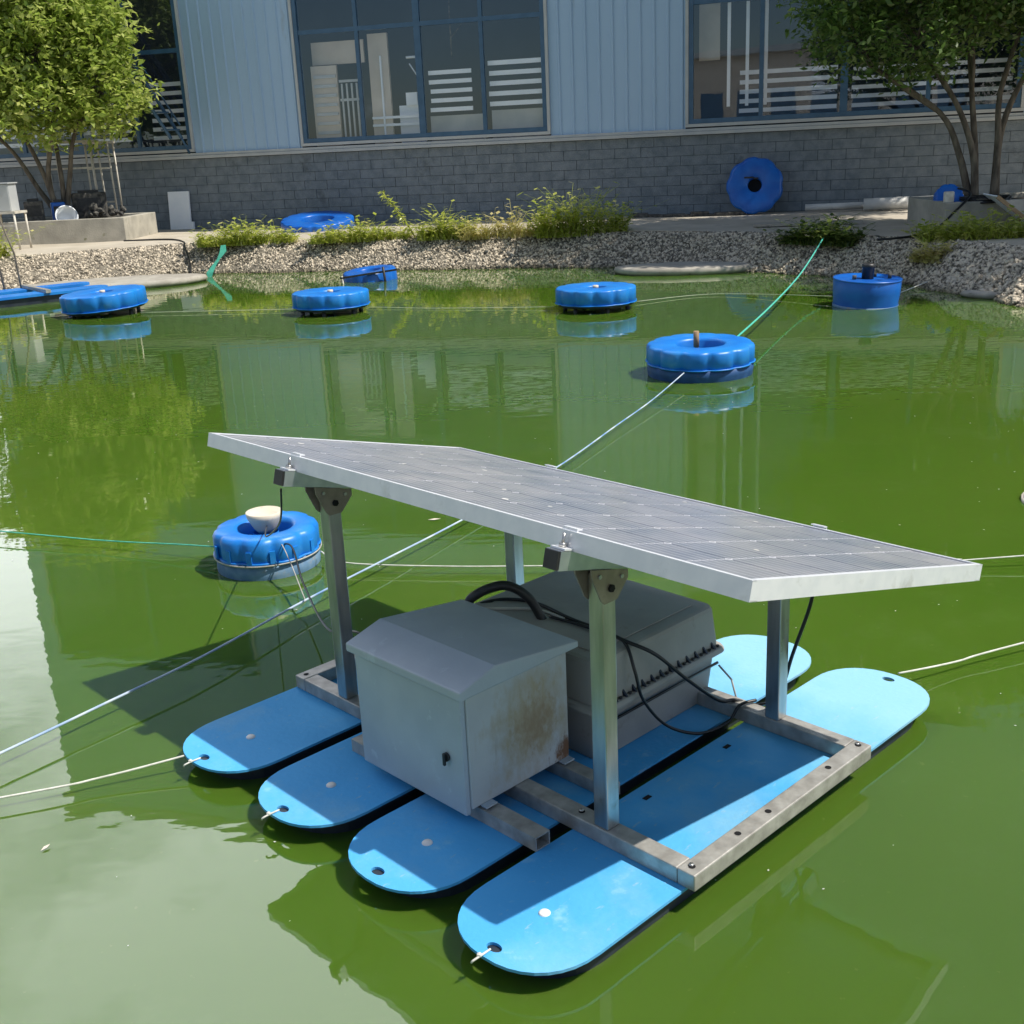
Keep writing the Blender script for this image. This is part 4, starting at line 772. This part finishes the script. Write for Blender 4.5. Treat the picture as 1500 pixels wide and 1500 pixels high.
for pv in (.077, 1.067):
    rl = thing('x', None, None) if 0 else None
    T = Matrix.Translation((.335, 0, .7806 - .0405)) @ Matrix.Rotation(tilt, 4, 'Y')
    # C channel rail under the panel, open side down
    L0, L1 = -.045, 1.035
    o = MB().box(L0, L1, pv - .0205, pv + .0205, -.003, 0, T).box(L0, L1, pv - .0205, pv - .018, -.041, -.003, T).box(L0, L1, pv + .018, pv + .0205, -.041, -.003, T).box(L0, L1, pv - .018, pv - .011, -.041, -.038, T).box(L0, L1, pv + .011, pv + .018, -.041, -.038, T).build('support_rail', 'railalu', raft)
    MB().box(L0 - .006, L0 - .0005, pv - .019, pv + .019, -.040, -.001, T).build('rail_end_cap', 'black', o); MB().box(L1 + .0005, L1 + .004, pv - .022, pv + .022, -.042, .001, T).build('rail_end_cap', 'black', o)
    # end clamps on both long edges of the panel
    for s_, e0 in ((-1, 0.0), (1, .992)):
        x0 = e0 + s_ * .001; 
        cl = MB().box(min(x0, x0 + s_ * .004), max(x0, x0 + s_ * .004), pv - .02, pv + .02, .001, .042, T).box(min(x0 - s_ * .012, x0 + s_ * .004), max(x0 - s_ * .012, x0 + s_ * .004), pv - .02, pv + .02, .0425, .0455, T).box(min(x0 + s_ * .0045, x0 + s_ * .034), max(x0 + s_ * .0045, x0 + s_ * .034), pv - .02, pv + .02, .001, .005, T).build('end_clamp', 'alu', raft)
        MB().tube([T @ Vector((x0 + s_ * .02, pv, .005)), T @ Vector((x0 + s_ * .02, pv, .034))], .004, 6).tube([T @ Vector((x0 + s_ * .02, pv, .006)), T @ Vector((x0 + s_ * .02, pv, .014))], .009, 6).build('clamp_bolt', 'post', cl)

# ------------------------------------------------------------------ solar panel
pl = thing('solar_module', 'tilted grey solar panel with an aluminium frame on top of the raft posts', 'solar panel')
pl.parent = None
base = Matrix.Translation(RL) @ Matrix.Rotation(RY, 4, 'Z') @ Matrix.Translation((.335, -.3706, .7806)) @ Matrix.Rotation(tilt, 4, 'Y')
pl.matrix_world = base
PW, PL = .992, 1.873; fd = .040; fl = .011
for bx in ((0, .0018, 0, PL), (PW - .0018, PW, 0, PL), (.0019, PW - .0019, 0, .0018), (.0019, PW - .0019, PL - .0018, PL)):
    x0, x1, y0, y1 = bx; b_ = MB().box(x0, x1, y0, y1, -fd, 0)
    if x1 - x0 < .01: b_.box(x0 + (.0019 if x0 < .5 else -fl), x1 + (fl if x0 < .5 else -.0019), y0, y1, -.0022, 0).box(x0 + (.0019 if x0 < .5 else -.025), x1 + (.025 if x0 < .5 else -.0019), y0, y1, -fd, -fd + .002)
    else: b_.box(fl + .003, PW - fl - .003, y0 + (.0019 if y0 < .5 else -fl), y1 + (fl if y0 < .5 else -.0019), -.0022, 0).box(.03, PW - .03, y0 + (.0019 if y0 < .5 else -.025), y1 + (.025 if y0 < .5 else -.0019), -fd, -fd + .002)
    b_.build('frame_side', 'alu', pl)
MB().box(.002, PW - .002, .002, PL - .002, -.008, -.0040).build('backsheet', 'sheet', pl)
cx, cy = (PW - .030) / 6, (PL - .036) / 12
cme = bpy.data.meshes.new('cell'); g = .0055
cc = MB(); a_, b__ = cx / 2 - g / 2, cy / 2 - g / 2; k_ = .006
cc.prism([(-a_ + k_, -b__), (a_ - k_, -b__), (a_, -b__ + k_), (a_, b__ - k_), (a_ - k_, b__), (-a_ + k_, b__), (-a_, b__ - k_), (-a_, -b__ + k_)], 'z', 0, .0008)
cme.from_pydata(cc.v, [], cc.f); cme.materials.append(M['cell'])
for i in range(6):
    for j in range(12): link('cell', cme, pl, 0, (.015 + cx * (i + .5), .018 + cy * (j + .5), -.0039))
mb = MB()
for _ in range(16):
    x, y, q = random.uniform(.06, .93), random.uniform(.06, 1.8), random.uniform(.004, .010)
    mb.add([(x + q * random.uniform(.7, 1.2) * math.cos(t), y + q * random.uniform(.7, 1.6) * math.sin(t), -.0026) for t in np.linspace(0, 2 * math.pi, 8)[:-1]], [tuple(range(7))])
tag(mb.build('dropping', 'white_rub', pl), kind='stuff')
MB().box(.10, .22, PL / 2 - .06, PL / 2 + .06, -.03, -.0082).build('junction_box', 'black', pl, .003)

# ------------------------------------------------------------------ control cabinet
cb = thing('control_cabinet', 'grey steel control cabinet with a rusty side and hooded lid on the raft', 'cabinet', (0, 0, 0))
cb.matrix_world = Matrix.Translation(RL) @ Matrix.Rotation(RY, 4, 'Z') @ Matrix.Translation((.262, .352, .0415))
cw, cdp, chh = .340, .405, .296
MB().box(.004, cw, 0, cdp, 0, chh).build('body', 'cab_rust', cb, .003)
dr = MB().box(-.012, .0035, .004, cdp - .004, -.012, chh - .006).build('door', 'cab', cb, .003)
MB().tube([(-.013, .060, .128), (-.019, .060, .128)], .011, 16).build('lock_plate', 'black', dr); MB().box(-.026, -.0195, .056, .064, .108, .140).build('handle', 'black', dr, .002)
e_ = .014
poly = [(-.024, chh + .004), (-.024, chh + .026), (.090, chh + .052), (cw + .032, chh + .018), (cw + .032, chh - .002), (cw + .03, chh - .002), (.090, chh + .026), (-.021, chh + .004)]
MB().prism([(-.024, chh + .001), (-.024, chh + .024), (.088, chh + .054), (cw + .032, chh + .018), (cw + .032, chh + .001)], 'y', -e_, cdp + e_).build('lid', 'cab', cb, .004)
for x in (.03, .30):
    MB().box(x, x + .035, -.022, -.001, -.0005, .003).build('foot_tab', 'cab', cb)
# ------------------------------------------------------------------ battery box
bb = thing('battery_box', 'large grey plastic battery box with a bolted ribbed lid behind the cabinet', 'battery box')
bb.matrix_world = Matrix.Translation(RL) @ Matrix.Rotation(RY, 4, 'Z') @ Matrix.Translation((.655, .300, .0425))
def tbox(mb, x0, x1, y0, y1, z0, z1, tp, rr=.025, n=5):
    def rr_poly(a, b, c, d, r):
        o = []
        for cx_, cy_, s0 in ((b - r, d - r, 0), (a + r, d - r, 90), (a + r, c + r, 180), (b - r, c + r, 270)):
            for k in range(n + 1): t = R(s0 + 90 * k / n); o.append((cx_ + r * math.cos(t), cy_ + r * math.sin(t)))
        return o
    lays = [(z0, 0 if tp >= 0 else -tp), (z1 - .012, tp if tp >= 0 else 0), (z1 - .003, (tp if tp >= 0 else 0) + .004), (z1, (tp if tp >= 0 else 0) + .013)]
    P_ = [[(x, y, z) for x, y in rr_poly(x0 + q, x1 - q, y0 + q, y1 - q, rr)] for z, q in lays]; m = len(P_[0])
    vs = sum(P_, []); fs = [(i * m + k, i * m + (k + 1) % m, (i + 1) * m + (k + 1) % m, (i + 1) * m + k) for i in range(len(lays) - 1) for k in range(m)]
    mb.add(vs, fs, False); o = len(mb.v) - len(vs); mb.f += [tuple(o + k for k in range(m - 1, -1, -1)), tuple(o + (len(lays) - 1) * m + k for k in range(m))]; mb.sm += [False, False]; return mb
tbox(MB(), .012, .520, .012, .560, -.040, .105, -.012).build('body', 'batt', bb)
tbox(MB(), -.012, .545, -.014, .585, .106, .124, .0, .035).build('flange', 'batt', bb, .002)
ld_ = tbox(MB(), .006, .530, .004, .568, .125, .243, .010, .03).build('lid', 'batt', bb)
MB().box(.06, .47, .06, .51, .2435, .247).build('lid_panel', 'batt', ld_, .002)
for i in range(13):
    x = .03 + i * .038
    MB().add([(x - .003, -.010, .125), (x + .003, -.010, .125), (x - .003, .016, .125), (x + .003, .016, .125), (x - .003, .014, .150), (x + .003, .014, .150)], [(0, 1, 3, 2), (0, 4, 5, 1), (0, 2, 4), (1, 5, 3), (2, 3, 5, 4)]).build('lid_rib', 'hull', bb)
    MB().tube([(x + .019, -.003, .125), (x + .019, -.003, .130)], .005, 6).build('bolt', 'black', bb)
MB().tube([(.01, .004, .070), (.515, .004, .070)], .004, 6).build('strap', 'cable', bb)
MB().tube([(.52, .004, .06), (.535, -.03, .02), (.52, -.06, -.03)], .003, 5).build('tie', 'cable_w', bb)

RM = Matrix.Translation(RL) @ Matrix.Rotation(RY, 4, 'Z')
def rp_(pts): return [RM @ Vector(p) for p in pts]
cable('conduit', rp_([(.640, .76, .33), (.650, .75, .358), (.685, .715, .384), (.725, .68, .388), (.765, .645, .350), (.788, .615, .283)]), .0135, 'black', 'thick black conduit arching from behind the cabinet lid to the battery box', 'conduit', n=10)
cable('cable', rp_([(.76, .84, .283), (.81, .79, .294), (.845, .70, .295), (.825, .54, .295), (.82, .42, .296), (.80, .33, .30), (.85, .27, .262), (.95, .24, .16), (1.06, .22, .065), (1.12, .21, .045), (1.165, .16, .03), (1.155, .09, .09), (1.15, .05, .22), (1.158, .01, .36), (1.16, 0, .43), (1.16, .0, .51)]), .0052, 'cable', 'long black cable from the battery box past the right post up to the panel', 'cable')
cable('cable', rp_([(.80, .60, .295), (.81, .44, .297), (.795, .33, .30), (.78, .28, .235), (.80, .27, .15), (.87, .25, .055), (.96, .21, .008), (1.06, .19, .006), (1.10, .18, .046), (1.15, .16, .05)]), .0045, 'cable', 'thin black cable looping down the front of the battery box onto the deck', 'cable')
cable('cable', rp_([(.72, .82, .284), (.76, .74, .294), (.815, .66, .294), (.815, .56, .294)]), .004, 'steelw', 'short pale cable lying on top of the battery box', 'cable')
cable('cable', [(-1.02, 4.33, .085), (-.95, 4.31, .11), (-.86, 4.20, .15), (-.78, 3.95, .09), (-.62, 3.45, .12), *rp_([(.46, 1.04, .24), (.475, .95, .22), (.50, .80, .30)])], .0038, 'cable', 'thin black cable from the cream bowl ring to the raft cabinet', 'cable')
cable('cable', [(-.965, 4.36, .115), (-.92, 4.28, .145), (-.86, 4.15, .10), (-.80, 4.02, .02), (-.77, 3.97, -.03)], .0022, 'cable_w', 'white cable hanging from the cream bowl ring into the water', 'cable')
cable('cable', [*rp_([(.285, 1.067, .70)]), (-.66, 3.1, .60), (-.84, 3.7, .36), (-1.0, 4.45, .16)], .0028, 'cable', 'thin black wire slung from the left panel clamp to the cream bowl ring', 'cable')
# knotted rope ends at float tips
for (u, v), lb in zip(((-.045, 0), (-.045, 2 * PIT), (-.045, 3 * PIT)), ('nearest', 'third nearest', 'farthest')):
    mb = MB(); pts = [(u + .034, v, .002), (u + .012, v - .003, .005), (u - .012, v, .002), (u - .014, v + .004, -.004)]
    mb.tube(spline(rp_(pts), 4), .0025, 5); q = RM @ Vector((u + .004, v, .006)); mb.add([tuple(np.array(q) + a * .006) for a in iv], [tuple(f) for f in ifc])
    tag(mb.build('rope_knot', 'rope_w'), 'frayed white rope knot at the left tip of the %s float board' % lb, 'rope knot', 'rope knots at the float tips')

# floating leaves and scum
for i, (x, y, s, lb, m) in enumerate(((-.35, 4.90, .030, 'small yellow leaf floating behind the left post', 'bowl'), (-1.18, 2.44, .014, 'tiny tan leaf floating near the left edge', 'bowl'))):
    o = MB().add([(-s, 0, 0), (0, -s * .4, .002), (s, 0, .003), (0, s * .4, .002)], [(0, 1, 2, 3)]).build('floating_leaf', m); o.location = (x, y, .004); o.rotation_euler = (0, 0, i); tag(o, lb, 'leaf')
V = []; F = []; k = 0
for i in range(520):
    x = random.uniform(-4, 4.2); y = random.uniform(2, 15); s = random.uniform(.0015, .0038) * (1 + y * .08)
    a = random.uniform(0, 3); V += [(x - s * math.cos(a), y - s * math.sin(a), .003), (x + s * math.sin(a) * .6, y - s * .6 * math.cos(a), .003), (x + s * math.cos(a), y + s * math.sin(a), .003), (x - s * .6 * math.sin(a), y + s * .6 * math.cos(a), .003)]; F.append((k, k + 1, k + 2, k + 3)); k += 4
tag(npmesh('floating_specks', V, F, 'rope_w'), 'tiny pale specks floating on the green water', 'debris', kind='stuff')
